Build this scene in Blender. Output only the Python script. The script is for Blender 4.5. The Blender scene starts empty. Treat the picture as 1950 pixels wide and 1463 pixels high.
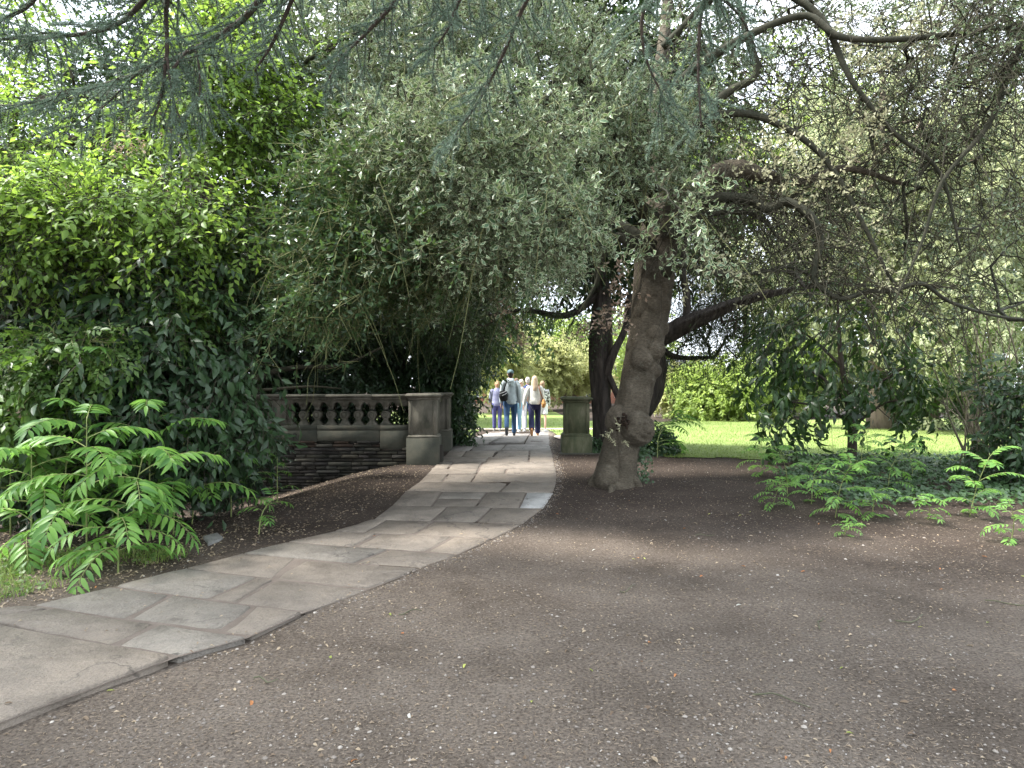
import bpy, math, random
import numpy as np
from mathutils import Vector, Matrix
PI = math.pi
rng = np.random.default_rng(11)
random.seed(11)
sc = bpy.context.scene
COL = sc.collection
# ------------------------------------------------------------------ camera
FPX, CX, CY, CAMZ = 1300.0, 975.0, 731.0, 1.6      # focal length and centre in photo pixels
cam = bpy.data.cameras.new('camera'); cam_o = bpy.data.objects.new('camera', cam); COL.objects.link(cam_o)
cam.sensor_width = 36; cam.lens = 24.0; cam.clip_start = .05; cam.clip_end = 2000
cam_o.location = (0, 0, CAMZ); cam_o.rotation_euler = (PI/2, 0, 0)
sc.camera = cam_o
# ------------------------------------------------------------------ sky
SUN_EL, SUN_AZ = math.radians(55), math.radians(265)     # azimuth from +Y clockwise: from the left
w = bpy.data.worlds.new('World'); sc.world = w; w.use_nodes = True
wn = w.node_tree.nodes; wl = w.node_tree.links; wn.clear()
sky = wn.new('ShaderNodeTexSky'); sky.sky_type = 'NISHITA'; sky.sun_disc = False
sky.sun_elevation = SUN_EL; sky.sun_rotation = SUN_AZ; sky.air_density = 1.0; sky.dust_density = 2.0
tc = wn.new('ShaderNodeTexCoord'); ns = wn.new('ShaderNodeTexNoise'); ns.inputs['Scale'].default_value = 2.2; ns.inputs['Detail'].default_value = 5
rp = wn.new('ShaderNodeValToRGB'); rp.color_ramp.elements[0].position = .30; rp.color_ramp.elements[0].color = (.55, .55, .55, 1)
rp.color_ramp.elements[1].position = .6; rp.color_ramp.elements[1].color = (.95, .95, .95, 1)
mx = wn.new('ShaderNodeMix'); mx.data_type = 'RGBA'; mx.inputs[7].default_value = (9.2, 9.9, 10.8, 1)
bg = wn.new('ShaderNodeBackground'); bg.inputs[1].default_value = .115; wo = wn.new('ShaderNodeOutputWorld')
wl.new(tc.outputs['Generated'], ns.inputs['Vector']); wl.new(ns.outputs['Fac'], rp.inputs[0]); wl.new(rp.outputs[0], mx.inputs[0])
wl.new(sky.outputs[0], mx.inputs[6]); wl.new(mx.outputs[2], bg.inputs[0]); wl.new(bg.outputs[0], wo.inputs[0])
# ------------------------------------------------------------------ sun
sl = bpy.data.lights.new('sun', 'SUN'); so = bpy.data.objects.new('sun', sl); COL.objects.link(so)
sl.energy = 5.0; sl.angle = math.radians(9); sl.color = (1, .965, .91)
sdir = Vector((math.sin(SUN_AZ)*math.cos(SUN_EL), math.cos(SUN_AZ)*math.cos(SUN_EL), math.sin(SUN_EL)))
so.rotation_euler = (-sdir).to_track_quat('-Z', 'Y').to_euler(); so.location = (0, 0, 40)
# ------------------------------------------------------------------ exposure
sc.view_settings.view_transform = 'Standard'; sc.view_settings.look = 'None'
sc.view_settings.exposure = 1.8; sc.view_settings.gamma = 1; sc.view_settings.use_curve_mapping = False
sc.cycles.max_bounces = 3; sc.cycles.diffuse_bounces = 2; sc.cycles.glossy_bounces = 2; sc.cycles.transmission_bounces = 2
sc.render.resolution_x = 1024; sc.render.resolution_y = 768

# ================================================================== helpers
def P(x, y, Y):
    """the point at depth Y that lies on the photo's pixel (x, y)"""
    return np.array([(x-CX)/FPX*Y, Y, CAMZ+(CY-y)/FPX*Y])
def sstep(a, b, t):
    t = np.clip((t-a)/(b-a), 0, 1); return t*t*(3-2*t)
def snoise(p, f=1.0, seed=0.0):
    """cheap smooth 3D noise, -1..1"""
    x, y, z = p[..., 0]*f+seed, p[..., 1]*f+seed*1.7, p[..., 2]*f-seed*.6
    s = np.sin(x*1.0+1.3*np.sin(y*.9+z*.4))+np.sin(y*1.1+1.2*np.sin(z*.8+x*.5)+2.1)+np.sin(z*1.05+1.4*np.sin(x*.7+y*.6)+4.2)
    s2 = np.sin(x*2.3+y*1.9+1.5*np.sin(z*2.1))+np.sin(y*2.2-z*2.4+1.1*np.sin(x*1.8))
    return s/3*.7+s2/2*.3
def empty(name, loc, label=None, cat=None, group=None):
    o = bpy.data.objects.new(name, None); COL.objects.link(o); o.location = tuple(float(v) for v in loc); o.empty_display_size = .2
    tag(o, label, cat, group); return o
def tag(o, label=None, cat=None, group=None, kind=None):
    if label: o['label'] = label
    if cat: o['category'] = cat
    if group: o['group'] = group
    if kind: o['kind'] = kind
    return o
def link(name, me, parent=None, mat=None, kind=None, anchor=None):
    """mesh built in world coordinates; parent keeps it there"""
    o = bpy.data.objects.new(name, me); COL.objects.link(o)
    if mat is not None and not me.materials: me.materials.append(mat)
    if parent is not None:
        o.parent = parent
        root = parent; off = Vector((0, 0, 0))
        while root is not None: off += root.location; root = root.parent
        o.location = -off
    if kind: o['kind'] = kind
    return o
def link_at(name, me, M, parent=None):
    """mesh in its own coordinates, world matrix M (all ancestors only translated or given by matrix)"""
    o = bpy.data.objects.new(name, me); COL.objects.link(o)
    if parent is not None:
        o.parent = parent
        W = Matrix.Identity(4); r = parent; chain = []
        while r is not None: chain.append(r); r = r.parent
        for r in reversed(chain): W = W @ r.matrix_basis
        o.matrix_basis = W.inverted() @ Matrix(M.tolist() if hasattr(M, 'tolist') else M)
    else:
        o.matrix_basis = Matrix(M.tolist() if hasattr(M, 'tolist') else M)
    return o
def mesh_np(name, V, faces, smooth=False, attrs=None):
    """V (n,3); faces: list of (m,k) int arrays; attrs: {name: (domain, values)}"""
    me = bpy.data.meshes.new(name)
    V = np.asarray(V, np.float32).reshape(-1, 3)
    faces = [np.asarray(f, np.int32) for f in (faces if isinstance(faces, list) else [faces]) if len(f)]
    me.vertices.add(len(V)); me.vertices.foreach_set('co', V.ravel())
    loops = np.concatenate([f.ravel() for f in faces]); tot = np.concatenate([np.full(len(f), f.shape[1], np.int32) for f in faces])
    st = np.concatenate([[0], np.cumsum(tot)[:-1]]).astype(np.int32)
    me.loops.add(len(loops)); me.loops.foreach_set('vertex_index', loops)
    me.polygons.add(len(tot)); me.polygons.foreach_set('loop_start', st); me.polygons.foreach_set('loop_total', tot)
    me.update(calc_edges=True)
    if smooth: me.polygons.foreach_set('use_smooth', np.ones(len(tot), bool))
    for k, (dom, val) in (attrs or {}).items():
        a = me.attributes.new(k, 'FLOAT', dom); a.data.foreach_set('value', np.asarray(val, np.float32).ravel())
    me.validate(); return me
class MB:
    """collects pieces into one mesh"""
    def __init__(s): s.V = []; s.F = {}; s.n = 0
    def add(s, V, faces):
        V = np.asarray(V, float).reshape(-1, 3); s.V.append(V)
        for f in faces: s.F.setdefault(len(f), []).append([i+s.n for i in f])
        s.n += len(V)
    def addn(s, V, F):
        V = np.asarray(V, float).reshape(-1, 3); s.V.append(V)
        s.F.setdefault(F.shape[1], []).extend((F+s.n).tolist()); s.n += len(V)
    def box(s, c, d, bev=0.0, rz=0.0, taper=1.0):
        hx, hy, hz = d[0]/2, d[1]/2, d[2]/2; b = min(bev, hx*.9, hy*.9, hz*.9)
        rings = [(-hz, b, 1), (-hz+b, 0, 1), (hz-b, 0, taper), (hz, b, taper)] if b else [(-hz, 0, 1), (hz, 0, taper)]
        V = []
        for z, i, t in rings:
            x, y = hx*t-i, hy*t-i
            V += [(-x, -y, z), (x, -y, z), (x, y, z), (-x, y, z)]
        V = np.array(V); cs, sn = math.cos(rz), math.sin(rz)
        V = np.stack([V[:, 0]*cs-V[:, 1]*sn, V[:, 0]*sn+V[:, 1]*cs, V[:, 2]], 1)+np.array(c)
        F = [(3, 2, 1, 0)]
        for k in range(len(rings)-1):
            for j in range(4): F.append((k*4+j, k*4+(j+1) % 4, k*4+4+(j+1) % 4, k*4+4+j))
        k = (len(rings)-1)*4; F.append((k, k+1, k+2, k+3)); s.add(V, F); return s
    def build(s, name, mat, parent=None, smooth=False, kind=None):
        me = mesh_np(name, np.concatenate(s.V), [np.array(v) for v in s.F.values()], smooth)
        return link(name, me, parent, mat, kind)
def cr(pts, n=6):
    """Catmull-Rom through points (rows may carry a radius in column 3)"""
    p = np.asarray(pts, float); q = np.vstack([2*p[0]-p[1], p, 2*p[-1]-p[-2]]); out = []
    for i in range(1, len(q)-2):
        a, b, c, d = q[i-1], q[i], q[i+1], q[i+2]
        for t in np.linspace(0, 1, n, endpoint=False):
            out.append(.5*((2*b)+(-a+c)*t+(2*a-5*b+4*c-d)*t*t+(-a+3*b-3*c+d)*t**3))
    out.append(p[-1]); return np.array(out)
def tube(pts, rad, sides=8, cap=True):
    """sweep; returns V, quads, caps"""
    p = np.asarray(pts, float)[:, :3]; r = np.broadcast_to(np.asarray(rad, float), (len(p),))
    t = np.gradient(p, axis=0); t /= np.linalg.norm(t, axis=1, keepdims=True)+1e-9
    u = np.cross(t[0], [0, 0, 1.0]);
    if np.linalg.norm(u) < .1: u = np.cross(t[0], [1.0, 0, 0])
    u /= np.linalg.norm(u); U = []
    for k in range(len(p)):
        u = u-t[k]*np.dot(u, t[k]); u /= np.linalg.norm(u)+1e-9; U.append(u.copy())
    U = np.array(U); W = np.cross(t, U); a = np.linspace(0, 2*PI, sides, endpoint=False)
    V = p[:, None]+r[:, None, None]*(np.cos(a)[None, :, None]*U[:, None]+np.sin(a)[None, :, None]*W[:, None])
    i = np.arange(len(p)-1)[:, None]*sides; j = np.arange(sides)[None]; k = (j+1) % sides
    F = np.stack([i+j, i+k, i+sides+k, i+sides+j], -1).reshape(-1, 4)
    return V, F
def tube_mesh(name, pts, rad, sides, mat, parent, rough=0.0, seed=0., smooth=True):
    V, F = tube(pts, rad, sides)
    if rough:
        c = V.mean(1, keepdims=True); d = V-c
        V = c+d*(1+rough*snoise(V*np.array([1, 1, .45]), 9, seed)[..., None]+rough*.6*snoise(V, 26, seed+3)[..., None])
    n = len(V); s = V.shape[1]
    me = mesh_np(name, V.reshape(-1, 3), [F, np.array([list(range(s))[::-1]]), np.array([[(n-1)*s+j for j in range(s)]])], smooth)
    return link(name, me, parent, mat)
# ------------------------------------------------------------------ materials
def mat_new(name):
    m = bpy.data.materials.new(name); m.use_nodes = True; nt = m.node_tree; nt.nodes.clear()
    out = nt.nodes.new('ShaderNodeOutputMaterial'); b = nt.nodes.new('ShaderNodeBsdfPrincipled'); nt.links.new(b.outputs[0], out.inputs[0])
    return m, nt, b, out
def ramp(nt, src, stops):
    r = nt.nodes.new('ShaderNodeValToRGB'); e = r.color_ramp.elements
    while len(e) < len(stops): e.new(.5)
    for k, (p, c) in enumerate(stops): e[k].position = p; e[k].color = tuple(c)+(1,) if len(c) == 3 else c
    nt.links.new(src, r.inputs[0]); return r.outputs[0]
def noise(nt, scale, detail=4, rough=.6, vec=None, stretch=None, obj=True):
    n = nt.nodes.new('ShaderNodeTexNoise'); n.inputs['Scale'].default_value = scale; n.inputs['Detail'].default_value = detail; n.inputs['Roughness'].default_value = rough
    if vec is None:
        g = nt.nodes.new('ShaderNodeNewGeometry'); vec = g.outputs['Position']
    if stretch:
        m = nt.nodes.new('ShaderNodeMapping'); m.inputs['Scale'].default_value = stretch; nt.links.new(vec, m.inputs[0]); vec = m.outputs[0]
    nt.links.new(vec, n.inputs['Vector']); return n.outputs['Fac']
def mixc(nt, a, b, fac, mode='MIX'):
    m = nt.nodes.new('ShaderNodeMix'); m.data_type = 'RGBA'; m.blend_type = mode
    for s, i in ((fac, 0), (a, 6), (b, 7)):
        if hasattr(s, 'is_linked') or hasattr(s, 'links'): nt.links.new(s, m.inputs[i])
        elif i == 0: m.inputs[0].default_value = s
        else: m.inputs[i].default_value = tuple(s)+(1,)
    return m.outputs[2]
def bump(nt, b, h, dist, strength=1.0, prev=None):
    n = nt.nodes.new('ShaderNodeBump'); n.inputs['Distance'].default_value = dist; n.inputs['Strength'].default_value = strength
    nt.links.new(h, n.inputs['Height'])
    if prev is not None: nt.links.new(prev, n.inputs['Normal'])
    nt.links.new(n.outputs[0], b.inputs['Normal']); return n.outputs[0]
def m_rough(name, stops, scale=6, rough=.9, bsc=30, bd=.01, detail=6, stretch=None, objcol=False, spec=.3):
    m, nt, b, _ = mat_new(name); c = ramp(nt, noise(nt, scale, detail, .65, stretch=stretch), stops)
    if objcol:
        oi = nt.nodes.new('ShaderNodeObjectInfo'); c = mixc(nt, c, oi.outputs['Color'], 1.0, 'MULTIPLY')
    nt.links.new(c, b.inputs['Base Color']); b.inputs['Roughness'].default_value = rough; b.inputs['Specular IOR Level'].default_value = spec
    bump(nt, b, noise(nt, bsc, 6, .7, stretch=stretch), bd); return m
def m_plain(name, col, rough=.7, spec=.3, var=.15, scale=40):
    lo = tuple(c*(1-var) for c in col); hi = tuple(min(1, c*(1+var)) for c in col)
    return m_rough(name, [(.3, lo), (.7, hi)], scale, rough, scale*2, .002, spec=spec)
def m_leaf(name, dark, light, rough=.4, transl=.35, tcol=None, cream=None, spec=.38, edge=(.35, .6)):
    m, nt, b, out = mat_new(name); a = nt.nodes.new('ShaderNodeAttribute'); a.attribute_name = 'tint'
    c = ramp(nt, a.outputs['Fac'], [(0, dark), (1, light)])
    tc_ = tcol or tuple(min(1, v*1.6) for v in light)
    t = ramp(nt, a.outputs['Fac'], [(0, tuple(v*.6 for v in tc_)), (1, tc_)])
    if cream:
        e = nt.nodes.new('ShaderNodeAttribute'); e.attribute_name = 'edge'
        f = ramp(nt, e.outputs['Fac'], [(edge[0], (0, 0, 0)), (edge[1], (1, 1, 1))])
        c = mixc(nt, c, cream, f); t = mixc(nt, t, tuple(v*.9 for v in cream), f)
    nt.links.new(c, b.inputs['Base Color']); b.inputs['Roughness'].default_value = rough; b.inputs['Specular IOR Level'].default_value = spec
    tr = nt.nodes.new('ShaderNodeBsdfTranslucent'); nt.links.new(t, tr.inputs[0])
    mxs = nt.nodes.new('ShaderNodeMixShader'); mxs.inputs[0].default_value = transl
    nt.links.new(b.outputs[0], mxs.inputs[1]); nt.links.new(tr.outputs[0], mxs.inputs[2]); nt.links.new(mxs.outputs[0], out.inputs[0]); return m
# ================================================================== terrain
_LY = np.array([0, 4.85, 5.56, 6.84, 9.29, 12, 14, 18, 24]); _LX = np.array([-6.8, -3.64, -3.19, -2.5, -1.75, -1.4, -1.3, -1.2, -1.1])
def path_left(Y): return np.interp(Y, _LY, _LX)
_HY = np.array([-400, 5.5, 7, 9, 11, 13, 15.5, 18.4, 21, 23, 27, 33, 52, 90, 400]); _HZ = np.array([0, 0, .03, .1, .18, .24, .25, .18, .1, .02, -.12, -.27, -.5, -.8, -1.5])
_hk = np.linspace(-40, 140, 1801); _hv = np.interp(_hk, _HY, _HZ); _hv = np.convolve(np.pad(_hv, 8, 'edge'), np.ones(17)/17, 'valid')
def ground_z(X, Y):
    z = np.interp(Y, _hk, _hv)
    side = sstep(1.5, 9, X)*.16*sstep(8, 12, Y)*(1-sstep(16, 24, Y))       # the hump belongs to the path
    d = path_left(Y)-X
    drop = .62*sstep(.3, 3.4, d)*sstep(6.5, 11, Y)*(1-sstep(17, 24, Y))
    return z-drop-side
def on_ground(x, y, dz=0.0):
    Y = 2080/max(y-CY, 5.0)
    for _ in range(40):
        X = (x-CX)/FPX*Y; Y = .5*Y+.5*(CAMZ-(float(ground_z(X, Y))+dz))*FPX/(y-CY)
    return np.array([(x-CX)/FPX*Y, Y, float(ground_z((x-CX)/FPX*Y, Y))+dz])
def relief(X, Y):
    p = np.stack([X, Y, X*0], -1)
    return .012*snoise(p, 2.2, 3)+.006*snoise(p, 7, 9)
def lines(lo, hi, step, far, growth=1.25):
    a = list(np.arange(lo, hi+1e-6, step)); s = step
    while a[-1] < far: s *= growth; a.append(a[-1]+s)
    s = step
    while a[0] > -far: s *= growth; a.insert(0, a[0]-s)
    return np.array(a)
gx = lines(-7, 9, .1, 420); gy = lines(1.5, 16, .1, 420)
GX, GY = np.meshgrid(gx, gy); near = (1-sstep(16, 30, np.hypot(GX, GY)))
GZ = ground_z(GX, GY)+relief(GX, GY)*near
def grid_faces(nx, ny, keep=None):
    i = (np.arange(ny-1)[:, None]*nx+np.arange(nx-1)[None]); F = np.stack([i, i+1, i+nx+1, i+nx], -1).reshape(-1, 4)
    return F if keep is None else F[keep.ravel()]
# soil
m_soil, nt, b, _ = mat_new('soil')
c1 = ramp(nt, noise(nt, 1.1, 5, .6), [(.28, (.11, .089, .07)), (.5, (.175, .145, .118)), (.78, (.235, .2, .166))])
c2 = ramp(nt, noise(nt, 55, 4, .7), [(.35, (.45, .43, .42)), (.55, (1, 1, 1)), (.75, (1.25, 1.2, 1.15))])
c = mixc(nt, c1, c2, 1.0, 'MULTIPLY'); hu = nt.nodes.new('ShaderNodeAttribute'); hu.attribute_name = 'shade_humus'
c = mixc(nt, c, mixc(nt, c, (.36, .33, .32), 1.0, 'MULTIPLY'), hu.outputs['Fac'])  # tree shade put into the soil colour, together with the leaf mould
nt.links.new(c, b.inputs['Base Color']); b.inputs['Roughness'].default_value = .95; b.inputs['Specular IOR Level'].default_value = .15
n1 = bump(nt, b, noise(nt, 18, 6, .7), .03); bump(nt, b, noise(nt, 110, 4, .7), .012, prev=n1)
def shade_humus(X, Y):
    """tree shade and leaf mould painted dark under the trees, paler trodden earth in front"""
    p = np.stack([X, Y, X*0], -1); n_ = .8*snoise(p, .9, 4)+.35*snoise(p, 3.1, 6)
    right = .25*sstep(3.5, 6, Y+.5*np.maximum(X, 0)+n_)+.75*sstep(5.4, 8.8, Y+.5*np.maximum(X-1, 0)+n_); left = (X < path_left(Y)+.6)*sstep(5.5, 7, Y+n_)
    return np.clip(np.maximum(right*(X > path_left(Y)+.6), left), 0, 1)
tag(link('soil_ground', mesh_np('soil_ground', np.stack([GX, GY, GZ], -1), grid_faces(len(gx), len(gy)), True, {'shade_humus': ('POINT', shade_humus(GX, GY))}), None, m_soil), kind='structure')
# lawn
def lawn_mask(X, Y):
    e = np.where(X < .9, 17.2, np.where(X < 3, 17.2-(X-.9)/2.1*4.4, 12.8+.1*(X-3)))
    e = e+.25*snoise(np.stack([X, Y*0, X*0], -1), 3.0, 2)+.1*snoise(np.stack([X, Y, X*0], -1), 9, 5)
    far = np.where(X < 3.2, 50, 34+.25*(X-3.2))+1.5*np.sin(X*.7)
    on_path = (np.abs(X-(.1)) < 1.2) & (Y < 23.6)
    stream = (X < path_left(Y)-1.0-.5*(Y-16).clip(0)*0) & (Y < 22)
    return (Y > e) & (Y < far) & ~on_path & ~stream
lx = lines(-12, 16, .16, 70, 1.2); ly = lines(12.2, 26, .16, 70, 1.15); ly = ly[ly > 12]
LX, LY = np.meshgrid(lx, ly); LZ = ground_z(LX, LY)+.012+.01*snoise(np.stack([LX, LY, LX*0], -1), 1.5, 1)
mk = lawn_mask(.25*(LX[1:, 1:]+LX[:-1, 1:]+LX[1:, :-1]+LX[:-1, :-1]), .25*(LY[1:, 1:]+LY[:-1, 1:]+LY[1:, :-1]+LY[:-1, :-1]))
m_lawn, nt, b, _ = mat_new('lawn')
c = mixc(nt, ramp(nt, noise(nt, .5, 4, .6), [(.3, (.155, .205, .06)), (.7, (.215, .27, .085))]), ramp(nt, noise(nt, 30, 4, .7, stretch=(1, .4, 1)), [(.3, (.6, .7, .6)), (.7, (1.2, 1.15, 1.1))]), 1.0, 'MULTIPLY')
nt.links.new(c, b.inputs['Base Color']); b.inputs['Roughness'].default_value = .85; b.inputs['Specular IOR Level'].default_value = .2
bump(nt, b, noise(nt, 45, 4, .7), .03)
tag(link('lawn', mesh_np('lawn', np.stack([LX, LY, LZ], -1), grid_faces(len(lx), len(ly), mk), True), None, m_lawn), kind='structure')
def blades(name, XY, h, wd, mat, label, cat='grass', hv=.5, Z=None):
    n = len(XY); z = ground_z(XY[:, 0], XY[:, 1]) if Z is None else Z; a = rng.uniform(0, 2*PI, n); hh = h*(1+hv*rng.uniform(-1, 1, n)); le = rng.normal(0, .5, (n, 2))*hh[:, None]
    B = np.stack([XY[:, 0], XY[:, 1], z], 1); d = np.stack([np.cos(a), np.sin(a), a*0], 1)*wd/2
    M = B+np.stack([le[:, 0]*.35, le[:, 1]*.35, hh*.6], 1); T = B+np.stack([le[:, 0], le[:, 1], hh], 1)
    V = np.stack([B-d, B+d, M+d*.8, M-d*.8, T], 1); i = np.arange(n)[:, None]*5
    me = mesh_np(name, V.reshape(-1, 3), [i+np.array([[0, 1, 2, 3]]), i+np.array([[3, 2, 4]])], False, {'tint': ('POINT', np.repeat(rng.random(n), 5))})
    return tag(link(name, me, None, mat), label, cat, kind='stuff')
m_grass = m_leaf('grass_blade', (.12, .185, .04), (.24, .31, .09), .6, .4, (.33, .44, .12))
q = np.stack([rng.uniform(-4, 14, 150000), 12.5+26*rng.random(150000)**1.8], 1); q = q[lawn_mask(q[:, 0], q[:, 1])][:34000]
blades('lawn_grass', q, .05, .014, m_grass, 'short bright green mown grass of the sunlit lawn')
# pale gravel strip where the path reaches the lawn
m_gravel = m_rough('pale_gravel', [(.3, (.35, .28, .23)), (.7, (.5, .42, .35))], 12, .95, 80, .01)
gv = []; gf = []
for k, xx in enumerate(np.linspace(-2.2, 3.4, 61)):
    for yy in (23.7+.12*math.sin(xx*2.1), 25.2+.1*math.sin(xx*1.7+1)): gv.append((xx, yy, float(ground_z(xx, yy))+.032))
for k in range(60): gf.append((k*2, k*2+2, k*2+3, k*2+1))
gravel = link('gravel_path', mesh_np('gravel_path', gv, [np.array(gf)]), None, m_gravel); gravel['kind'] = 'structure'
gv = []
for k in range(24):
    a = 2*PI*k/24; xx = 1.62+.5*math.cos(a)*(1+.15*math.sin(3*a)); yy = 17.3+1.9*math.sin(a); gv.append((xx, yy, float(ground_z(xx, yy))+.03))
tag(link('gravel_patch', mesh_np('gravel_patch', gv, [np.array([list(range(24))])]), None, m_gravel), kind='structure')

# ================================================================== flagstone path
ROWS = [((937, 820), (1045, 818)), ((866, 846), (1048, 843)), ((854, 857), (1051, 855)), ((843, 868), (1054, 868)), ((832, 877.5), (1056, 877.5)),
        ((820, 891), (1060, 889)), ((811, 900), (1061.5, 898.5)), ((797, 914.5), (1060.6, 915)), ((771, 932), (1054, 935)), ((744.6, 958.5), (1034, 964.6)),
        ((709, 985), (997, 993)), ((635, 1007), (940, 1020)), ((540, 1028), (875, 1050)), ((460, 1049), (805, 1078)), ((350, 1078), (705, 1117)),
        ((210, 1112), (583, 1161)), ((60, 1147), (476, 1212)), ((-150, 1160), (340, 1253)), ((-500, 1205), (-70, 1410)), ((-1000, 1260), (-560, 1560))]
DIV = [[(.36, .35), (.7, .72)], [(.22, .2), (.53, .5)], [(.17, .17), (.47, .45), (.78, .78)], [(.42, .41), (.78, .78)], [(.14, .13), (.39, .38)],
       [(.385, .38), (.61, .6)], [(.17, .17), (.385, .38)], [(.66, .64)], [(.25, .27), (.555, .56), (.82, .845)], [(.38, .39), (.67, .69)],
       [(.10, .2), (.41, .515)], [(.3, .41), (.76, .82)], [(.61, .64)], [(.32, .5)], [(.52, .66)], [(.34, .46), (.77, .88)], [(.12, .22), (.62, .78)], [(.3, .45)], [(.5, .5)]]
SLAB_H = lambda Y: float(np.interp(Y, [2, 3.8, 4.7, 6, 12, 20], [.058, .048, .022, .015, .015, .015]))
m_slab, nt, b, _ = mat_new('flagstone')
oi = nt.nodes.new('ShaderNodeObjectInfo'); ge = nt.nodes.new('ShaderNodeNewGeometry')
base = mixc(nt, oi.outputs['Color'], ramp(nt, noise(nt, 2.6, 6, .65), [(.25, (.6, .58, .56)), (.5, (1, .98, .96)), (.8, (1.28, 1.24, 1.18))]), 1.0, 'MULTIPLY')
base = mixc(nt, base, ramp(nt, noise(nt, 70, 3, .7), [(.3, (.78, .78, .78)), (.65, (1.12, 1.12, 1.12))]), 1.0, 'MULTIPLY')
base = mixc(nt, base, (.12, .1, .08), ramp(nt, noise(nt, 2.3, 6, .75), [(.5, (0, 0, 0)), (.72, (.6, .6, .6))]))
fl_ = ramp(nt, noise(nt, 1.5, 5, .55), [(.478, (0, 0, 0)), (.488, (1, 1, 1)), (.492, (1, 1, 1)), (.502, (0, 0, 0))]); fm_ = mixc(nt, fl_, ramp(nt, noise(nt, .9, 2, .5), [(.45, (0, 0, 0)), (.6, (.75, .75, .75))]), 1.0, 'MULTIPLY')
base = mixc(nt, base, (.05, .043, .036), fm_)      # flaked bedding edges
nt.links.new(base, b.inputs['Base Color']); b.inputs['Specular IOR Level'].default_value = .35
nt.links.new(ramp(nt, noise(nt, 5, 4, .6), [(.3, (.55, .55, .55)), (.7, (.8, .8, .8))]), b.inputs['Roughness'])
n1 = bump(nt, b, noise(nt, 5, 7, .75), .06); bump(nt, b, noise(nt, 60, 5, .7), .006, prev=n1)
m_joint = m_rough('joint_earth', [(.3, (.115, .093, .077)), (.7, (.165, .137, .115))], 9, .95, 90, .01)
def gp(x, y):
    p = on_ground(x, y, .035); return p[:2]
path_rows = [(gp(*a), gp(*b_)) for a, b_ in ROWS]
bed = MB(); L = PATH_L = np.array([r[0] for r in path_rows]); R = PATH_R = np.array([r[1] for r in path_rows])
nb = 8; V = []
for k in range(len(L)):
    for j in range(nb+1):
        p = L[k]+(R[k]-L[k])*(j/nb*.985+.0075); V.append((p[0], p[1], float(ground_z(p[0], p[1]))+SLAB_H(p[1])-.010))
F = [(k*(nb+1)+j, k*(nb+1)+j+1, (k+1)*(nb+1)+j+1, (k+1)*(nb+1)+j) for k in range(len(L)-1) for j in range(nb)]
bed.add(V, F); path = bed.build('stone_path', m_joint); path['kind'] = 'structure'
BASE = [(.215, .186, .155), (.207, .18, .151), (.22, .189, .156), (.2, .175, .148), (.211, .184, .155)]
GREY = (.213, .195, .17)
def slab(quad, col, tilt=.006):
    """quad: 4 ground points in order, shrunk for the joint; ragged edges, worn arris"""
    q = np.array(quad); c = q.mean(0); g = rng.uniform(.008, .02)*(1.25 if c[1] < 7 else .8)
    out = []
    for k in range(4):
        a, b2 = q[k], q[(k+1) % 4]; ln = np.linalg.norm(b2-a); n = max(3, int(ln/.14)); nr = np.array([-(b2-a)[1], (b2-a)[0]])/(ln+1e-9)
        if np.dot(nr, c-a) < 0: nr = -nr
        for t in np.linspace(0, 1, n, endpoint=False):
            e = g+abs(rng.normal(0, .006)); pt = a+(b2-a)*t+nr*e
            if t == 0: pt = a+(c-a)/np.linalg.norm(c-a)*(g*1.5+abs(rng.normal(0, .012)))
            out.append(pt)
    out = np.array(out); n = len(out); h = SLAB_H(c[1])+rng.uniform(-.004, .004); tx, ty = rng.normal(0, tilt, 2)
    z0 = ground_z(out[:, 0], out[:, 1]); zt = z0+h+(out[:, 0]-c[0])*tx+(out[:, 1]-c[1])*ty
    ins = out+(c-out)/np.linalg.norm(c-out, axis=1, keepdims=True)*.014
    cz = float(ground_z(c[0], c[1]))+h
    V = np.vstack([np.column_stack([out, z0-.03]), np.column_stack([out, zt-.010]), np.column_stack([ins, zt]), [[c[0], c[1], cz+.002]]])
    j = np.arange(n); k = (j+1) % n
    F4 = np.vstack([np.stack([j, k, n+k, n+j], 1), np.stack([n+j, n+k, 2*n+k, 2*n+j], 1)]); F3 = np.stack([2*n+j, 2*n+k, np.full(n, 3*n)], 1)
    zs_ = 0; o = link('paving_slab', mesh_np('paving_slab', V, [F4, F3]), path, m_slab); v = rng.uniform(.88, 1.12); o.color = (col[0]*v, col[1]*v, col[2]*v, 1); return o
for k in range(len(ROWS)-1):
    a0, b0, a1, b1 = L[k], R[k], L[k+1], R[k+1]
    ts = [(0, 0)]+DIV[k]+[(1, 1)]
    for s in range(len(ts)-1):
        q = [a0+(b0-a0)*ts[s][0], a0+(b0-a0)*ts[s+1][0], a1+(b1-a1)*ts[s+1][1], a1+(b1-a1)*ts[s][1]]
        col = BASE[rng.integers(5)]
        if (k, s) == (8, 3): col = (.42, .42, .41)
        if (k, s) in ((12, 0), (15, 1), (15, 0), (14, 0), (16, 2)): col = GREY
        if k < 2: col = (.24, .225, .21)
        if (k, s) == (8, 1):
            m1, m2 = q[0]+(q[3]-q[0])*.48, q[1]+(q[2]-q[1])*.48; slab([q[0], q[1], m2, m1], GREY); slab([m1, m2, q[2], q[3]], col); continue
        if (k, s) == (14, 0):
            m1, m2 = q[0]+(q[1]-q[0])*.82, q[3]+(q[2]-q[3])*.8; slab([q[0], m1, m2, q[3]], GREY); slab([m1, q[1], q[2], m2], BASE[1]); continue
        slab(q, col)
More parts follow.
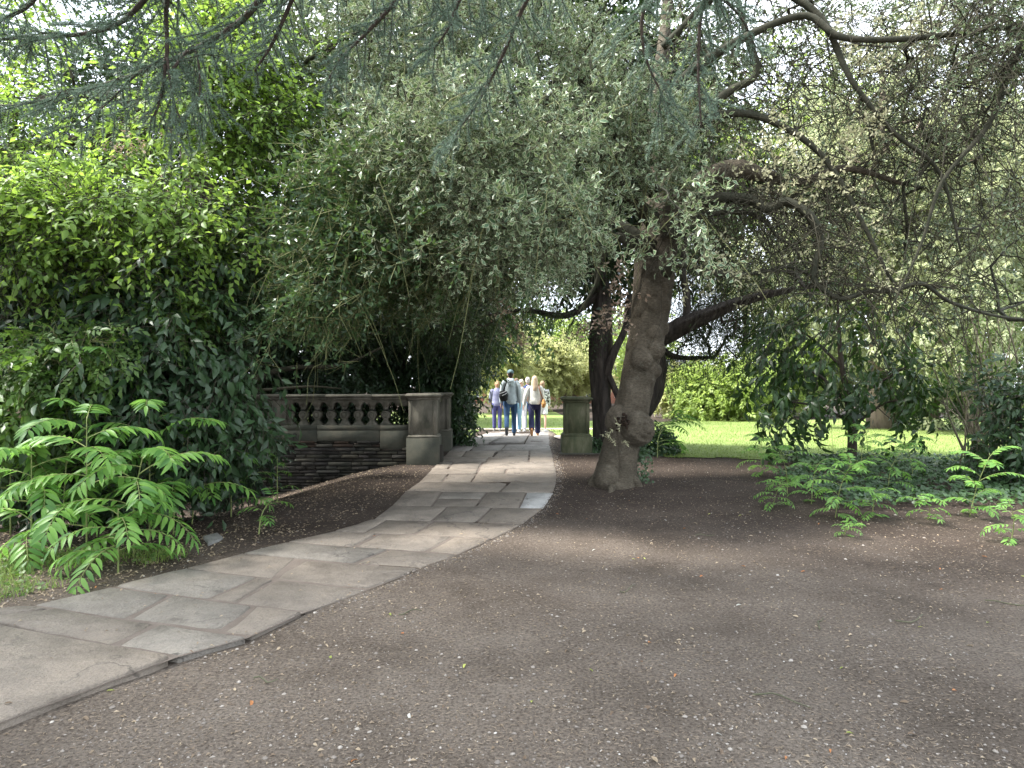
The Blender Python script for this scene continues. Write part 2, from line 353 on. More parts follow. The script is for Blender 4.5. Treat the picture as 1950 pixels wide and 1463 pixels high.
# a loose slab half buried in the bed on the left
p0 = [gp(x, y) for x, y in ((383, 1018), (415, 1010), (432, 1020), (395, 1035))]
ls = slab(p0, (.24, .24, .23)); ls.parent = None; ls.location = (0, 0, .01); ls.name = 'stone_slab'; tag(ls, 'grey stone slab lying loose in the bed under the sumac leaves', 'slab')

# ================================================================== stonework
m_stone = m_rough('weathered_stone', [(.25, (.038, .04, .029)), (.5, (.105, .098, .077)), (.75, (.19, .173, .142))], 5, .9, 35, .01, stretch=(1, 1, .55))
m_stone2 = m_rough('mossy_stone', [(.25, (.035, .045, .022)), (.5, (.085, .09, .05)), (.78, (.19, .17, .12))], 5, .92, 35, .012, stretch=(1, 1, .4))
m_plinth = m_rough('dark_plinth', [(.25, (.035, .04, .032)), (.55, (.065, .065, .05)), (.8, (.11, .095, .07))], 4, .92, 40, .008)
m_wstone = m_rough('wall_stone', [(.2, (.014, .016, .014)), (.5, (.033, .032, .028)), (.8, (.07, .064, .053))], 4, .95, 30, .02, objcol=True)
BY = 12.0
def bz(y, Y=BY): return CAMZ+(CY-y)/FPX*Y
def bx(x, Y=BY): return (x-CX)/FPX*Y
def pillar(name, X, Y, zb, zt, wsh, wbase, hbase, label, mat, mat_b):
    r = empty(name, (X, Y, zb), label, 'pillar')
    MB().box((X, Y, zb+hbase/2-.15), (wbase, wbase, hbase+.3-.05), .01).build('base', mat_b, r)
    MB().box((X, Y, zb+hbase+.0), (wbase-.002, wbase-.002, .08), .03, taper=.9).build('base_moulding', mat, r)
    MB().box((X, Y, (zb+hbase+zt-.1)/2), (wsh, wsh, zt-.1-zb-hbase), .012).build('shaft', mat, r)
    q_ = MB()
    for (sx, sy) in ((0, -1), (1, 0), (-1, 0), (0, 1)):      # raised frame round each face
        for e in (-1, 1): q_.box((X+sx*wsh/2+(e*wsh*.43 if sx == 0 else 0), Y+sy*wsh/2+(e*wsh*.43 if sy == 0 else 0), (zb+hbase+zt-.1)/2), ((wsh*.12 if sx == 0 else .016), (wsh*.12 if sy == 0 else .016), zt-.14-zb-hbase), .004)
    q_.build('face_frame', mat, r)
    MB().box((X, Y, zt-.085), (wsh+.05, wsh+.05, .04), .012).box((X, Y, zt-.03), (wsh+.13, wsh+.13, .075), .03).build('cap', mat, r)
    return r
pillar('stone_pillar', bx(808), BY, .28, 1.43, .47, .55, .42, 'front square stone pillar ending the balustrade beside the path', m_stone, m_plinth)
pillar('stone_pillar', bx(835, 14), 14.0, .25, 1.42, .46, .54, .42, 'rear stone pillar behind the front one against the dark bush', m_stone, m_plinth)
pillar('stone_pillar', bx(1097, 13.6), 13.6, .20, 1.34, .47, .58, .40, 'mossy stone pedestal standing alone between the path and the gnarled trunk', m_stone2, m_stone2)
MB().box((1.35, 13.35, .23), (.85, .25, .05), .012, .1).build('stone_slab', m_plinth).__setitem__('label', 'low flat stone at the foot of the lone mossy pedestal')
bpy.data.objects['stone_slab.001' if 'stone_slab.001' in bpy.data.objects else 'stone_slab']['category'] = 'slab'
# balustrade
xr, xl = bx(783), -6.4
bal = empty('balustrade', ((xr+xl)/2, BY, .6), 'weathered stone balustrade with bossed balusters on the dark retaining wall', 'balustrade')
xs = xl
for seg in (xl, -5.2, bx(540), bx(625), bx(712), xr):                       # coping stones
    if seg > xs: MB().box(((xs+seg)/2, BY, 1.392), (seg-xs-.006, .40, .055), .014).box(((xs+seg)/2, BY, 1.345), (seg-xs-.006, .33, .045), .016).build('coping_stone', m_stone, bal)
    xs = max(xs, seg)
sp = .24; half = .045; zt, zb = 1.322, .885
def arch_frieze(x0, x1, cuts):
    """strip with round-headed openings cut into its underside"""
    top = zt; spring = 1.215; r_ = sp/2-half-.008; m = MB(); yf, yb = BY-.115, BY+.115
    prof = [(x0, spring)]
    for c_ in cuts:
        for a in np.linspace(PI, 0, 9): prof.append((c_+r_*math.cos(a), spring+.004+r_*.95*math.sin(a)))
    prof.append((x1, spring)); n = len(prof)
    V = [(x, yf, z) for x, z in prof]+[(x, yf, top) for x, z in prof]+[(x, yb, z) for x, z in prof]+[(x, yb, top) for x, z in prof]
    F = []
    for k in range(n-1): F += [(k, k+1, n+k+1, n+k), (2*n+k+1, 2*n+k, 3*n+k, 3*n+k+1), (k+1, k, 2*n+k, 2*n+k+1)]
    m.add(V, F); return m
def baluster(X):
    prof = [(.048, 1.214), (.048, 1.20), (.039, 1.195), (.039, 1.125)]+[(max(.039, .078*math.sin(a)), 1.06+.078*math.cos(a)) for a in np.linspace(.55, PI-.55, 9)]+[(.039, .99), (.039, .945), (.054, .942), (.06, .93), (.104, .885)]
    n = len(prof); yf, yb = BY-.075, BY+.075
    V = [(X-x, yf, z) for x, z in prof]+[(X+x, yf, z) for x, z in prof]+[(X-x, yb, z) for x, z in prof]+[(X+x, yb, z) for x, z in prof]
    F = []
    for k in range(n-1): F += [(k+1, n+k+1, n+k, k), (2*n+k, 3*n+k, 3*n+k+1, 2*n+k+1), (k, 2*n+k, 2*n+k+1, k+1), (n+k+1, 3*n+k+1, 3*n+k, n+k)]
    o = MB(); o.add(V, F); bo = o.build('baluster', m_stone, bal)
    d = MB(); a = np.linspace(0, 2*PI, 18, endpoint=False)                  # boss with a sunk ring
    for (r0, r1, y0, y1) in ((.074, .07, yf+.01, yf-.02), (.07, .052, yf-.02, yf-.02), (.052, .045, yf-.02, yf-.006), (.045, .036, yf-.006, yf-.02), (.036, .001, yf-.02, yf-.024)):
        V = np.vstack([np.stack([X+r0*np.cos(a), a*0+y0, 1.06+r0*np.sin(a)], 1), np.stack([X+r1*np.cos(a), a*0+y1, 1.06+r1*np.sin(a)], 1)])
        d.add(V, [(k, (k+1) % 18, 18+(k+1) % 18, 18+k) for k in range(18)])
    d.build('boss', m_stone, bo)
bxs = [bx(735.5-26*k) for k in range(8)]; left = [bx(520), bx(496), bx(472), bx(446), bx(420), bx(394)]
pc = bx(535)
arch_frieze(pc+.12, xr, [(bxs[k]+bxs[k+1])/2 for k in range(7)][::-1]+[bxs[0]+.12]).build('frieze', m_stone, bal)
arch_frieze(xl, pc-.12, [left[k]-.12 for k in range(6)][::-1]).build('frieze', m_stone, bal)
for X in bxs+left: baluster(X)
MB().box((pc, BY, (zt+.87)/2), (.24, .25, zt-.87), .008).build('pier_block', m_stone, bal)
for x0, x1 in ((xl, bx(478)), (bx(478), bx(608)), (bx(608), bx(726)), (bx(726), xr)):
    MB().box(((x0+x1)/2, BY, .84), (x1-x0-.008, .30, .09), .012).build('base_rail', m_plinth, bal)
for x0, x1, z0 in ((xl, bx(480), .56), (bx(480), bx(608), .585), (bx(608), bx(726), .60), (bx(726), xr, .47)):
    MB().box(((x0+x1)/2, BY+.01, (z0+.797)/2), (x1-x0-.012, .32, .794-z0), .01).build('plinth_panel', m_plinth, bal)
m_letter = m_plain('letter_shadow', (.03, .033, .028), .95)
for ch, lx_ in (('N', 527), ('C', 547), ('R', 562)):                        # worn incised capitals
  fc = bpy.data.curves.new('letter', 'FONT'); fc.body = ch; fc.size = .17; fc.extrude = .002
  fo = bpy.data.objects.new('letter', fc); COL.objects.link(fo); fo.matrix_basis = Matrix.Translation((bx(lx_), BY-.154, .63)) @ Matrix.Rotation(PI/2, 4, 'X')
  bpy.context.view_layer.update()
  dg = bpy.context.evaluated_depsgraph_get(); tm = bpy.data.meshes.new_from_object(fo.evaluated_get(dg)); tm.transform(fo.matrix_basis); bpy.data.objects.remove(fo)
  tm.materials.clear(); link('letter', tm, bal, m_letter)
# short return of the balustrade running back along the bridge to the rear pillar
ret = empty('balustrade', (bx(820, 13), 13, .6), 'short stone balustrade return joining the front and rear pillars', 'balustrade')
MB().box((bx(822, 13), 13, 1.392), (.36, 1.5, .055), .014).box((bx(822, 13), 13, 1.30), (.25, 1.5, .12), .01).build('coping_stone', m_stone, ret)
for k in range(4): MB().box((bx(822, 13), 12.5+.3*k, 1.06), (.14, .13, .36), .03).build('baluster', m_stone, ret)
MB().box((bx(815, 13), 13, .55), (.2, 1.5, .66), .01).build('plinth_panel', m_plinth, ret)
# retaining wall of thin courses
rw = empty('retaining_wall', (-4, BY, -.5), 'dark mossy retaining wall of thin stone courses below the balustrade', 'wall')
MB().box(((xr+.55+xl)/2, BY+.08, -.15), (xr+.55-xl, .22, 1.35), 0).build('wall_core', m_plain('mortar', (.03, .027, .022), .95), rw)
z = -.72; stones = {}
while z < .575:
    h = rng.uniform(.045, .075) if z < .45 else .06; X = xl+rng.uniform(0, .2)
    while X < xr+.5:
        ln = rng.uniform(.14, .42); x1 = min(X+ln, xr+.5)
        if float(ground_z((X+x1)/2, BY-.2)) < z+h+.06 and x1-X > .05 and X > -5.6:
            dep = rng.normal(0, .012)
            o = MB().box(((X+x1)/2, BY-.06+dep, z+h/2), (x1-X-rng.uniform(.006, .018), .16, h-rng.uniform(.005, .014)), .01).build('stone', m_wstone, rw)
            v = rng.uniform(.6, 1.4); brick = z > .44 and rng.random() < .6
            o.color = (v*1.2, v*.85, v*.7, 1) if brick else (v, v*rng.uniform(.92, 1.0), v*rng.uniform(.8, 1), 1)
        X = x1
    z += h
# ================================================================== people
def ell(c, r, rot=None, n=14):
    m = []
    for i in range(n//2+1):
        a = PI*i/(n//2)
        for j in range(n): b_ = 2*PI*j/n; m.append((math.sin(a)*math.cos(b_)*r[0], math.sin(a)*math.sin(b_)*r[1], math.cos(a)*r[2]))
    V = np.array(m)
    if rot is not None: V = V @ np.array(rot).T
    i = np.arange(n//2)[:, None]*n; j = np.arange(n)[None]; k = (j+1) % n; F = np.stack([i+j, i+n+j, i+n+k, i+k], -1).reshape(-1, 4); return V+np.array(c), F
def loft(rings, n=16):
    """rings: (centre, rx, ry); elliptical sections square to the local axis, closed with round caps"""
    c = np.array([r[0] for r in rings], float); rx = np.array([r[1] for r in rings]); ry = np.array([r[2] for r in rings]); t = np.gradient(c, axis=0); t /= np.linalg.norm(t, axis=1, keepdims=True)+1e-9
    x = np.cross(np.array([0, 1., 0]), t); bad = np.linalg.norm(x, axis=1) < .2; x[bad] = np.array([1., 0, 0]); x /= np.linalg.norm(x, axis=1, keepdims=True); y = np.cross(t, x)
    cc, xx, yy, rX, rY = [c[0]-t[0]*min(rx[0], ry[0])*.5], [x[0]], [y[0]], [rx[0]*.6], [ry[0]*.6]
    for k in range(len(c)): cc.append(c[k]); xx.append(x[k]); yy.append(y[k]); rX.append(rx[k]); rY.append(ry[k])
    cc.append(c[-1]+t[-1]*min(rx[-1], ry[-1])*.5); xx.append(x[-1]); yy.append(y[-1]); rX.append(rx[-1]*.6); rY.append(ry[-1]*.6)
    a = np.linspace(0, 2*PI, n, endpoint=False); V = np.array(cc)[:, None]+np.array(rX)[:, None, None]*np.cos(a)[None, :, None]*np.array(xx)[:, None]+np.array(rY)[:, None, None]*np.sin(a)[None, :, None]*np.array(yy)[:, None]
    m = len(cc); i = np.arange(m-1)[:, None]*n; j = np.arange(n)[None]; k = (j+1) % n; F = np.stack([i+j, i+k, i+n+k, i+n+j], -1).reshape(-1, 4)
    Fc = [tuple(range(n))[::-1], tuple((m-1)*n+q for q in range(n))]; return V.reshape(-1, 3), F, Fc
def fuse(name, prims, mat, parent, voxel=.012, sm=4, xf=None, dec=.35):
    """union of the primitives as one continuous smooth surface"""
    m = MB()
    for p in prims:
        if len(p) == 3: V, F, Fc = p; base = m.n; m.addn(V, F); m.F.setdefault(len(Fc[0]), []).extend([[i+base for i in f] for f in Fc])
        else: m.addn(*p)
    me = mesh_np('tmp', np.concatenate(m.V), [np.array(v) for v in m.F.values()]); o = bpy.data.objects.new('tmp', me); COL.objects.link(o)
    r = o.modifiers.new('r', 'REMESH'); r.mode = 'VOXEL'; r.voxel_size = voxel
    if sm: s = o.modifiers.new('s', 'SMOOTH'); s.factor = .5; s.iterations = sm
    d = o.modifiers.new('d', 'DECIMATE'); d.ratio = dec
    dgp = bpy.context.evaluated_depsgraph_get(); out = bpy.data.meshes.new_from_object(o.evaluated_get(dgp)); bpy.data.objects.remove(o)
    if xf is not None: out.transform(xf)
    out.polygons.foreach_set('use_smooth', np.ones(len(out.polygons), bool)); out.name = name; out.materials.clear()
    if parent is None: out.materials.append(mat); ob = bpy.data.objects.new(name, out); COL.objects.link(ob); return ob
    return link(name, out, parent, mat)
def lerp(a, b_, t): return np.array(a)*(1-t)+np.array(b_)*t
def leg_pts(side, H, th, kn, hipw=.095):
    """th: thigh angle forward (rad), kn: knee bend; +Y is forward"""
    s = H/1.75; hip = np.array([side*hipw*s, 0, .92*s]); knee = hip+.43*s*np.array([0, math.sin(th), -math.cos(th)]); a = th-kn; ank = knee+.41*s*np.array([0, math.sin(a), -math.cos(a)]); return hip, knee, ank, a
def person(px, y_foot, Y, H, label, rz, legs, arms, col, hair, opts):
    X = (px-CX)/FPX*Y; z0 = float(ground_z(X, Y)); z0 += SLAB_H(Y) if Y < 23.5 else .035
    s = H/1.75; xf = Matrix.Translation((X, Y, z0)) @ Matrix.Rotation(rz, 4, 'Z'); np_ = np.array
    hl = [leg_pts(-1, H, *legs[0]), leg_pts(1, H, *legs[1])]; low = min(l[2][2]-.085*s*math.cos(min(0.6, abs(l[3]))) for l in hl); dz = -low
    up = np_([0, 0, dz]); hl = [(a+up, b_+up, c_+up, ang) for a, b_, c_, ang in hl]; sh = 1.44*s+dz
    skin = m_plain('skin', (.5, .31, .23), .6); prims = []
    hc = np_([0, .015*s, 1.635*s+dz]); face = opts.get('turn', 0.0); hr = Matrix.Rotation(face, 3, 'Z'); hR = np.array(hr)
    def hp(v): return hc+hR @ np_(v)
    prims += [ell(hc, (.074*s, .092*s, .112*s), hR), ell(hp((0, .035*s, -.05*s)), (.055*s, .06*s, .065*s), hR), ell(hp((0, .098*s, -.015*s)), (.013*s, .02*s, .025*s), hR), ell(hp((.076*s, 0, -.01*s)), (.012*s, .022*s, .03*s), hR), ell(hp((-.076*s, 0, -.01*s)), (.012*s, .022*s, .03*s), hR), ell(hp((0, .084*s, -.062*s)), (.026*s, .012*s, .009*s), hR)]
    prims += [loft([((0, -.01*s, sh-.02), .06*s, .06*s), ((0, 0, 1.54*s+dz), .05*s, .055*s), ((0, .01*s, 1.6*s+dz), .05*s, .055*s)])]
    prims += [loft([((0, 0, .88*s+dz), .13*s, .09*s), ((0, 0, 1.1*s+dz), .11*s, .08*s), ((0, 0, 1.35*s+dz), .14*s, .085*s), ((0, 0, sh), .1*s, .06*s)])]
    top, bot, shoes = [], [], []
    for side, (sa, ea, out_) in zip((-1, 1), arms):     # sa: swing forward, ea: elbow bend, out_: outwards
        S = np_([side*.185*s, -.005*s, sh-.03*s]); d = np_([side*math.sin(out_), math.sin(sa)*math.cos(out_), -math.cos(sa)*math.cos(out_)]); E = S+d*.29*s; a2 = sa+ea; d2 = np_([side*math.sin(out_*.5)*opts.get('inw', 1), math.sin(a2), -math.cos(a2)]); d2 /= np.linalg.norm(d2); W_ = E+d2*.25*s
        prims.append(loft([(S, .045*s, .045*s), (E, .036*s, .036*s), (W_, .025*s, .028*s)])); pal = W_+d2*.05*s; prims.append(loft([(W_, .022*s, .028*s), (pal, .018*s, .04*s), (W_+d2*.085*s, .014*s, .036*s)]))
        for f, fy in enumerate((-.028, -.010, .009, .027)): k0 = W_+d2*.085*s+np_([0, fy*s, 0]); ln = (.058, .072, .068, .052)[f]*s; k1 = k0+d2*ln*.5+np_([-side*.006*s, 0, 0]); k2 = k1+d2*ln*.45+np_([-side*.016*s, 0, 0]); prims.append(loft([(k0, .0095*s, .0095*s), (k1, .0088*s, .0088*s), (k2, .0075*s, .0075*s)], 8))
        k0 = W_+d2*.035*s+np_([0, .036*s, 0]); prims.append(loft([(k0, .011*s, .011*s), (k0+d2*.03*s+np_([-side*.01*s, .02*s, 0]), .0095*s, .0095*s), (k0+d2*.062*s+np_([-side*.015*s, .022*s, 0]), .008*s, .008*s)], 8))
        sv = opts.get('sleeve', .95); wE = lerp(E, W_, sv) if sv > 0 else lerp(S, E, .6); lw = opts.get('loose', 1.0)
        top.append(loft([(S+np_([-side*.03*s, 0, .015*s]), .072*s, .07*s), (S+d*.08*s, .068*s*lw, .07*s*lw), (E, .056*s*lw, .058*s*lw), (lerp(E, W_, .5), .052*s*lw, .053*s*lw), (wE, .044*s, .046*s)] if sv > 0 else [(S+np_([-side*.03*s, 0, .015*s]), .072*s, .07*s), (wE, .06*s, .06*s)]))
    hem = opts.get('hem', .88); lw = opts.get('loose', 1.0)
    top.append(loft([((0, 0, hem*s+dz), .172*s*lw, .125*s*lw), ((0, 0, (hem+.07)*s+dz), .176*s*lw, .128*s*lw), ((0, 0, 1.12*s+dz), .16*s*lw, .112*s*lw), ((0, 0, 1.3*s+dz), .178*s, .118*s), ((0, -.005*s, 1.40*s+dz), .178*s, .1*s), ((0, -.005*s, 1.455*s+dz), .115*s, .075*s), ((0, 0, 1.5*s+dz), .065*s, .062*s)], 20))
    if opts.get('hood'): top += [ell((0, -.085*s, 1.445*s+dz), (.1*s, .055*s, .075*s)), ell((0, -.105*s, 1.38*s+dz), (.06*s, .03*s, .06*s)), ell((.06*s, -.03*s, 1.5*s+dz), (.04*s, .06*s, .035*s)), ell((-.06*s, -.03*s, 1.5*s+dz), (.04*s, .06*s, .035*s))]
    fl = opts.get('flare', 1.0); cut = opts.get('shorts', 1.0)
    bot.append(loft([((0, 0, .84*s+dz), .155*s, .115*s), ((0, -.012*s, .92*s+dz), .168*s, .125*s), ((0, 0, 1.0*s+dz), .148*s, .105*s)], 18))
    for k, (hip, knee, ank, ang) in enumerate(hl):
        prims.append(loft([(hip, .07*s, .075*s), (lerp(hip, knee, .5), .06*s, .065*s), (knee, .047*s, .05*s), (lerp(knee, ank, .35), .045*s, .05*s), (ank, .03*s, .034*s)])); an = ank-np_([0, 0, .0])
        fd_ = np_([0, math.cos(ang*1.3), math.sin(ang*1.3)]); dn = np_([0, math.sin(ang*1.3), -math.cos(ang*1.3)]); heel = ank+dn*.045*s-fd_*.05*s; toe = ank+dn*.055*s+fd_*.15*s
        prims.append(loft([(ank, .03*s, .03*s), (ank+dn*.04*s+fd_*.03*s, .03*s, .03*s), (toe-fd_*.03*s, .03*s, .018*s)]))
        shoes.append((heel, toe, dn, fd_, ank))
        kn2 = lerp(hip, knee, cut*2) if cut < .5 else knee; e = lerp(knee, ank, min(1, (cut-.5)*2)*.97+.0) if cut > .5 else kn2
        rg = [(hip+np_([0, 0, .02*s]), .1*s, .108*s), (lerp(hip, knee, .4), .09*s, .096*s)]+([(knee, .068*s*(.6+.4*fl), .074*s*(.6+.4*fl)), (lerp(knee, ank, .5), .062*s*fl, .066*s*fl), (e, .058*s*fl, .064*s*fl)] if cut > .5 else [(e, .09*s, .09*s)])
        bot.append(loft(rg))
    body = fuse('person', prims, skin, None, .0085*s, 3, xf, .13); body.data.transform(Matrix.Translation((-X, -Y, -z0))); body.location = (X, Y, z0); tag(body, label, 'person')
    fuse('top', top, col['top'], body, .012, 4, xf); fuse('trousers' if cut > .5 else 'shorts', bot, col['bot'], body, .012, 4, xf)
    for heel, toe, dn, fd_, ank in shoes:
        sh_ = fuse('shoe', [loft([(heel, .036*s, .04*s), (lerp(heel, toe, .35), .037*s, .045*s), (lerp(heel, toe, .7), .045*s, .032*s), (toe, .034*s, .022*s)]), loft([(ank+dn*.005, .038*s, .042*s), (ank+dn*.04*s, .04*s, .045*s)])], col['shoe'], body, .008, 3, xf)
        fuse('sole', [loft([(heel+dn*.036*s-fd_*.01*s, .036*s, .013*s), (lerp(heel, toe, .5)+dn*.03*s, .038*s, .013*s), (toe+dn*.02*s+fd_*.01*s, .038*s, .013*s)])], col.get('sole', col['shoe']), sh_, .007, 2, xf)
    hm = col['hair']; hp_ = []
    if hair == 'long': hp_ = [ell(hp((0, -.012*s, .022*s)), (.084*s, .1*s, .106*s), hR), loft([(hp((0, -.05*s, .02*s)), .082*s, .06*s), (hp((0, -.075*s, -.1*s)), .088*s, .05*s), (hp((.01*s, -.1*s, -.22*s)), .08*s, .04*s), (hp((.0, -.115*s, -.31*s)), .055*s, .025*s)])]+[loft([(hp((sx*.06*s, .0, 0)), .03*s, .05*s), (hp((sx*.075*s, -.03*s, -.13*s)), .028*s, .04*s), (hp((sx*.07*s, -.08*s, -.25*s)), .02*s, .025*s)]) for sx in (-1, 1)]
    elif hair == 'bun': hp_ = [ell(hp((0, -.014*s, .02*s)), (.083*s, .097*s, .103*s), hR), ell(hp((0, -.1*s, .0)), (.04*s, .035*s, .04*s), hR), ell(hp((0, -.07*s, -.06*s)), (.05*s, .03*s, .05*s), hR)]
    elif hair == 'short': hp_ = [ell(hp((0, -.016*s, .022*s)), (.081*s, .095*s, .1*s), hR), ell(hp((0, -.055*s, -.04*s)), (.066*s, .045*s, .06*s), hR)]
    elif hair == 'bob': hp_ = [ell(hp((0, -.016*s, .022*s)), (.09*s, .102*s, .105*s), hR), ell(hp((0, -.045*s, -.06*s)), (.082*s, .06*s, .07*s), hR)]
    # keep the face clear
    fuse('hair', hp_, hm, body, .0085, 2, xf)
    for sx in (-1, 1): fuse('eye', [ell(hp((sx*.03*s, .083*s, .006*s)), (.012*s, .008*s, .008*s), hR, 10)], m_plain('eye', (.05, .04, .035), .3), body, .003, 1, xf)
    if opts.get('cap'): fuse('cap', [ell(hp((0, -.004*s, .045*s)), (.09*s, .107*s, .082*s), hR), loft([(hp((0, .07*s, .045*s)), .07*s, .012*s), (hp((0, .16*s, .035*s)), .055*s, .008*s)])], col['cap'], body, .008, 2, xf)
    if opts.get('glasses'): fuse('sunglasses', [ell(hp((sx*.032*s, .09*s, .006*s)), (.027*s, .012*s, .02*s), hR, 12) for sx in (-1, 1)]+[ell(hp((0, .098*s, .01*s)), (.02*s, .006*s, .005*s), hR, 8)], m_plain('dark_lens', (.02, .015, .02), .2), body, .004, 1, xf)
    return body, xf, s, dz
def fab(name, c, r=.85): return m_plain(name, c, r, .2, .18, 18)
m_stripe, nt, b, _ = mat_new('striped_knit'); g = nt.nodes.new('ShaderNodeNewGeometry'); sx = nt.nodes.new('ShaderNodeSeparateXYZ'); nt.links.new(g.outputs['Position'], sx.inputs[0])
mm = nt.nodes.new('ShaderNodeMath'); mm.operation = 'MULTIPLY'; mm.inputs[1].default_value = 2*PI/.042; nt.links.new(sx.outputs['Z'], mm.inputs[0]); m2 = nt.nodes.new('ShaderNodeMath'); m2.operation = 'SINE'; nt.links.new(mm.outputs[0], m2.inputs[0])
nt.links.new(ramp(nt, m2.outputs[0], [(.45, (.06, .065, .17)), (.75, (.5, .5, .58))]), b.inputs['Base Color']); b.inputs['Roughness'].default_value = .9
m_wblk = m_rough('black_white_print', [(.47, (.03, .03, .03)), (.53, (.7, .7, .7))], 22, .9, 40, .001)
white_shoe = fab('white_shoe', (.6, .6, .58)); dark_shoe = fab('dark_shoe', (.035, .035, .04))
man, xf_m, s_m, dz_m = person(972, 832, 18.4, 1.80, 'person in light grey hoodie, jeans and dark cap walking away', 0, [(-.30, .55), (.22, .08)], [(.0, .15, .15), (-.12, .2, .16)],
    {'top': fab('grey_hoodie', (.42, .48, .50)), 'bot': fab('dark_jeans', (.035, .075, .15)), 'shoe': dark_shoe, 'sole': fab('grey_sole', (.12, .12, .13)), 'hair': fab('dark_hair', (.03, .022, .018)), 'cap': fab('slate_cap', (.10, .15, .16))}, 'short', {'hood': True, 'cap': True, 'loose': 1.08, 'hem': .87})
wom, xf_w, s_w, dz_w = person(1018, 832, 18.7, 1.64, 'person with long fair hair, cream sweater and wide navy trousers walking away', 0, [(-.28, .5), (.2, .06)], [(-.1, .25, .3), (.0, .6, .2)],
    {'top': fab('cream_knit', (.58, .57, .52)), 'bot': fab('navy_trousers', (.018, .02, .055)), 'shoe': fab('tan_shoe', (.42, .2, .09)), 'sole': fab('tan_sole', (.5, .26, .12)), 'hair': fab('fair_hair', (.48, .36, .25))}, 'long', {'loose': 1.1, 'hem': .93, 'flare': 1.35})
person(946.5, 820, 23.0, 1.66, 'person in a striped navy top and purple-navy trousers at the left of the group', .1, [(.06, .04), (-.05, .05)], [(.25, .7, .15), (.1, .3, .12)],
    {'top': m_stripe, 'bot': fab('purple_trousers', (.075, .075, .19)), 'shoe': fab('grey_trainer', (.3, .3, .28)), 'hair': fab('ginger_hair', (.38, .22, .13))}, 'bun', {'loose': 1.05, 'flare': 1.1})
person(983.5, 824, 21.3, 1.68, 'person in pale blue jeans mostly hidden behind the grey hoodie', 0, [(-.1, .2), (.12, .05)], [(0, .2, .1), (0, .2, .1)],
    {'top': fab('white_shirt', (.6, .6, .6)), 'bot': fab('pale_jeans', (.22, .38, .5)), 'shoe': white_shoe, 'hair': fab('brown_hair', (.12, .08, .06))}, 'short', {})
person(992.5, 824, 21.8, 1.66, 'person with grey-blond hair and sunglasses, pink top and white trousers, looking back', 0, [(.1, .05), (-.08, .12)], [(.2, .9, .12), (.2, .9, .12)],
    {'top': fab('pink_top', (.5, .33, .28)), 'bot': fab('white_trousers', (.62, .6, .64)), 'shoe': white_shoe, 'hair': fab('grey_blond_hair', (.55, .47, .38))}, 'bob', {'glasses': True, 'turn': 2.7, 'flare': 1.15})
person(1005, 822, 22.3, 1.76, 'person with short grey hair, navy shirt and blue jeans behind the fair-haired walker', 0, [(.08, .05), (-.1, .1)], [(.1, .3, .1), (.1, .3, .1)],
    {'top': fab('navy_shirt', (.03, .045, .12)), 'bot': fab('blue_jeans', (.08, .17, .33)), 'shoe': white_shoe, 'hair': fab('grey_hair', (.4, .36, .34))}, 'short', {})
person(1033, 822, 21.6, 1.60, 'person in white shorts half hidden at the right of the group', 0, [(.1, .05), (-.1, .1)], [(.1, .4, .12), (.1, .4, .12)],
    {'top': m_wblk, 'bot': fab('white_shorts', (.65, .65, .66)), 'shoe': white_shoe, 'hair': fab('light_brown_hair', (.25, .17, .11))}, 'bob', {'shorts': .35})
# bags
def W3(xf, v): return np.array((xf @ Vector(v))[:])
blk = fab('black_bag', (.02, .02, .022), .6); wht = fab('bag_stripe', (.5, .5, .5))
bg_ = fuse('shoulder_bag', [loft([((-.17, -.13, .98+dz_m), .10, .05), ((-.185, -.14, 1.09+dz_m), .125, .07), ((-.19, -.13, 1.22+dz_m), .10, .05)])], blk, None, .01, 3, xf_m); tag(bg_, 'black shoulder bag with white stripes on the back of the grey hoodie', 'bag')
for k in range(2): fuse('stripe', [loft([((-.29, -.15, 1.08+.07*k+dz_m), .012, .008), ((-.19, -.216, 1.12+.07*k+dz_m), .012, .008), ((-.10, -.20, 1.17+.07*k+dz_m), .012, .008)])], wht, bg_, .006, 1, xf_m)
fuse('strap', [loft([((-.2, -.14, 1.2+dz_m), .022, .012), ((-.14, -.155, 1.36+dz_m), .022, .012), ((-.10, -.12, 1.5+dz_m), .022, .014), ((-.10, -.03, 1.535+dz_m), .022, .014), ((-.10, .06, 1.5+dz_m), .022, .012)])], blk, bg_, .008, 1, xf_m)
tan = fab('tan_leather', (.33, .17, .06), .5)
tb_ = fuse('shoulder_bag', [loft([((.235, -.05, .80+dz_w), .05, .10), ((.25, -.06, .88+dz_w), .07, .14), ((.245, -.05, .99+dz_w), .04, .11)])], tan, None, .01, 3, xf_w); tag(tb_, 'tan leather shoulder bag on the hip of the fair-haired walker', 'bag')
fuse('strap', [loft([((.235, -.1, .97+dz_w), .016, .012), ((.17, -.145, 1.15+dz_w), .016, .012), ((.125, -.13, 1.3+dz_w), .016, .012), ((.11, -.06, 1.395+dz_w), .016, .014), ((.12, .05, 1.37+dz_w), .016, .012), ((.2, .1, 1.1+dz_w), .016, .012), ((.235, .05, .97+dz_w), .016, .012)])], fab('brown_strap', (.2, .09, .045)), tb_, .008, 1, xf_w)
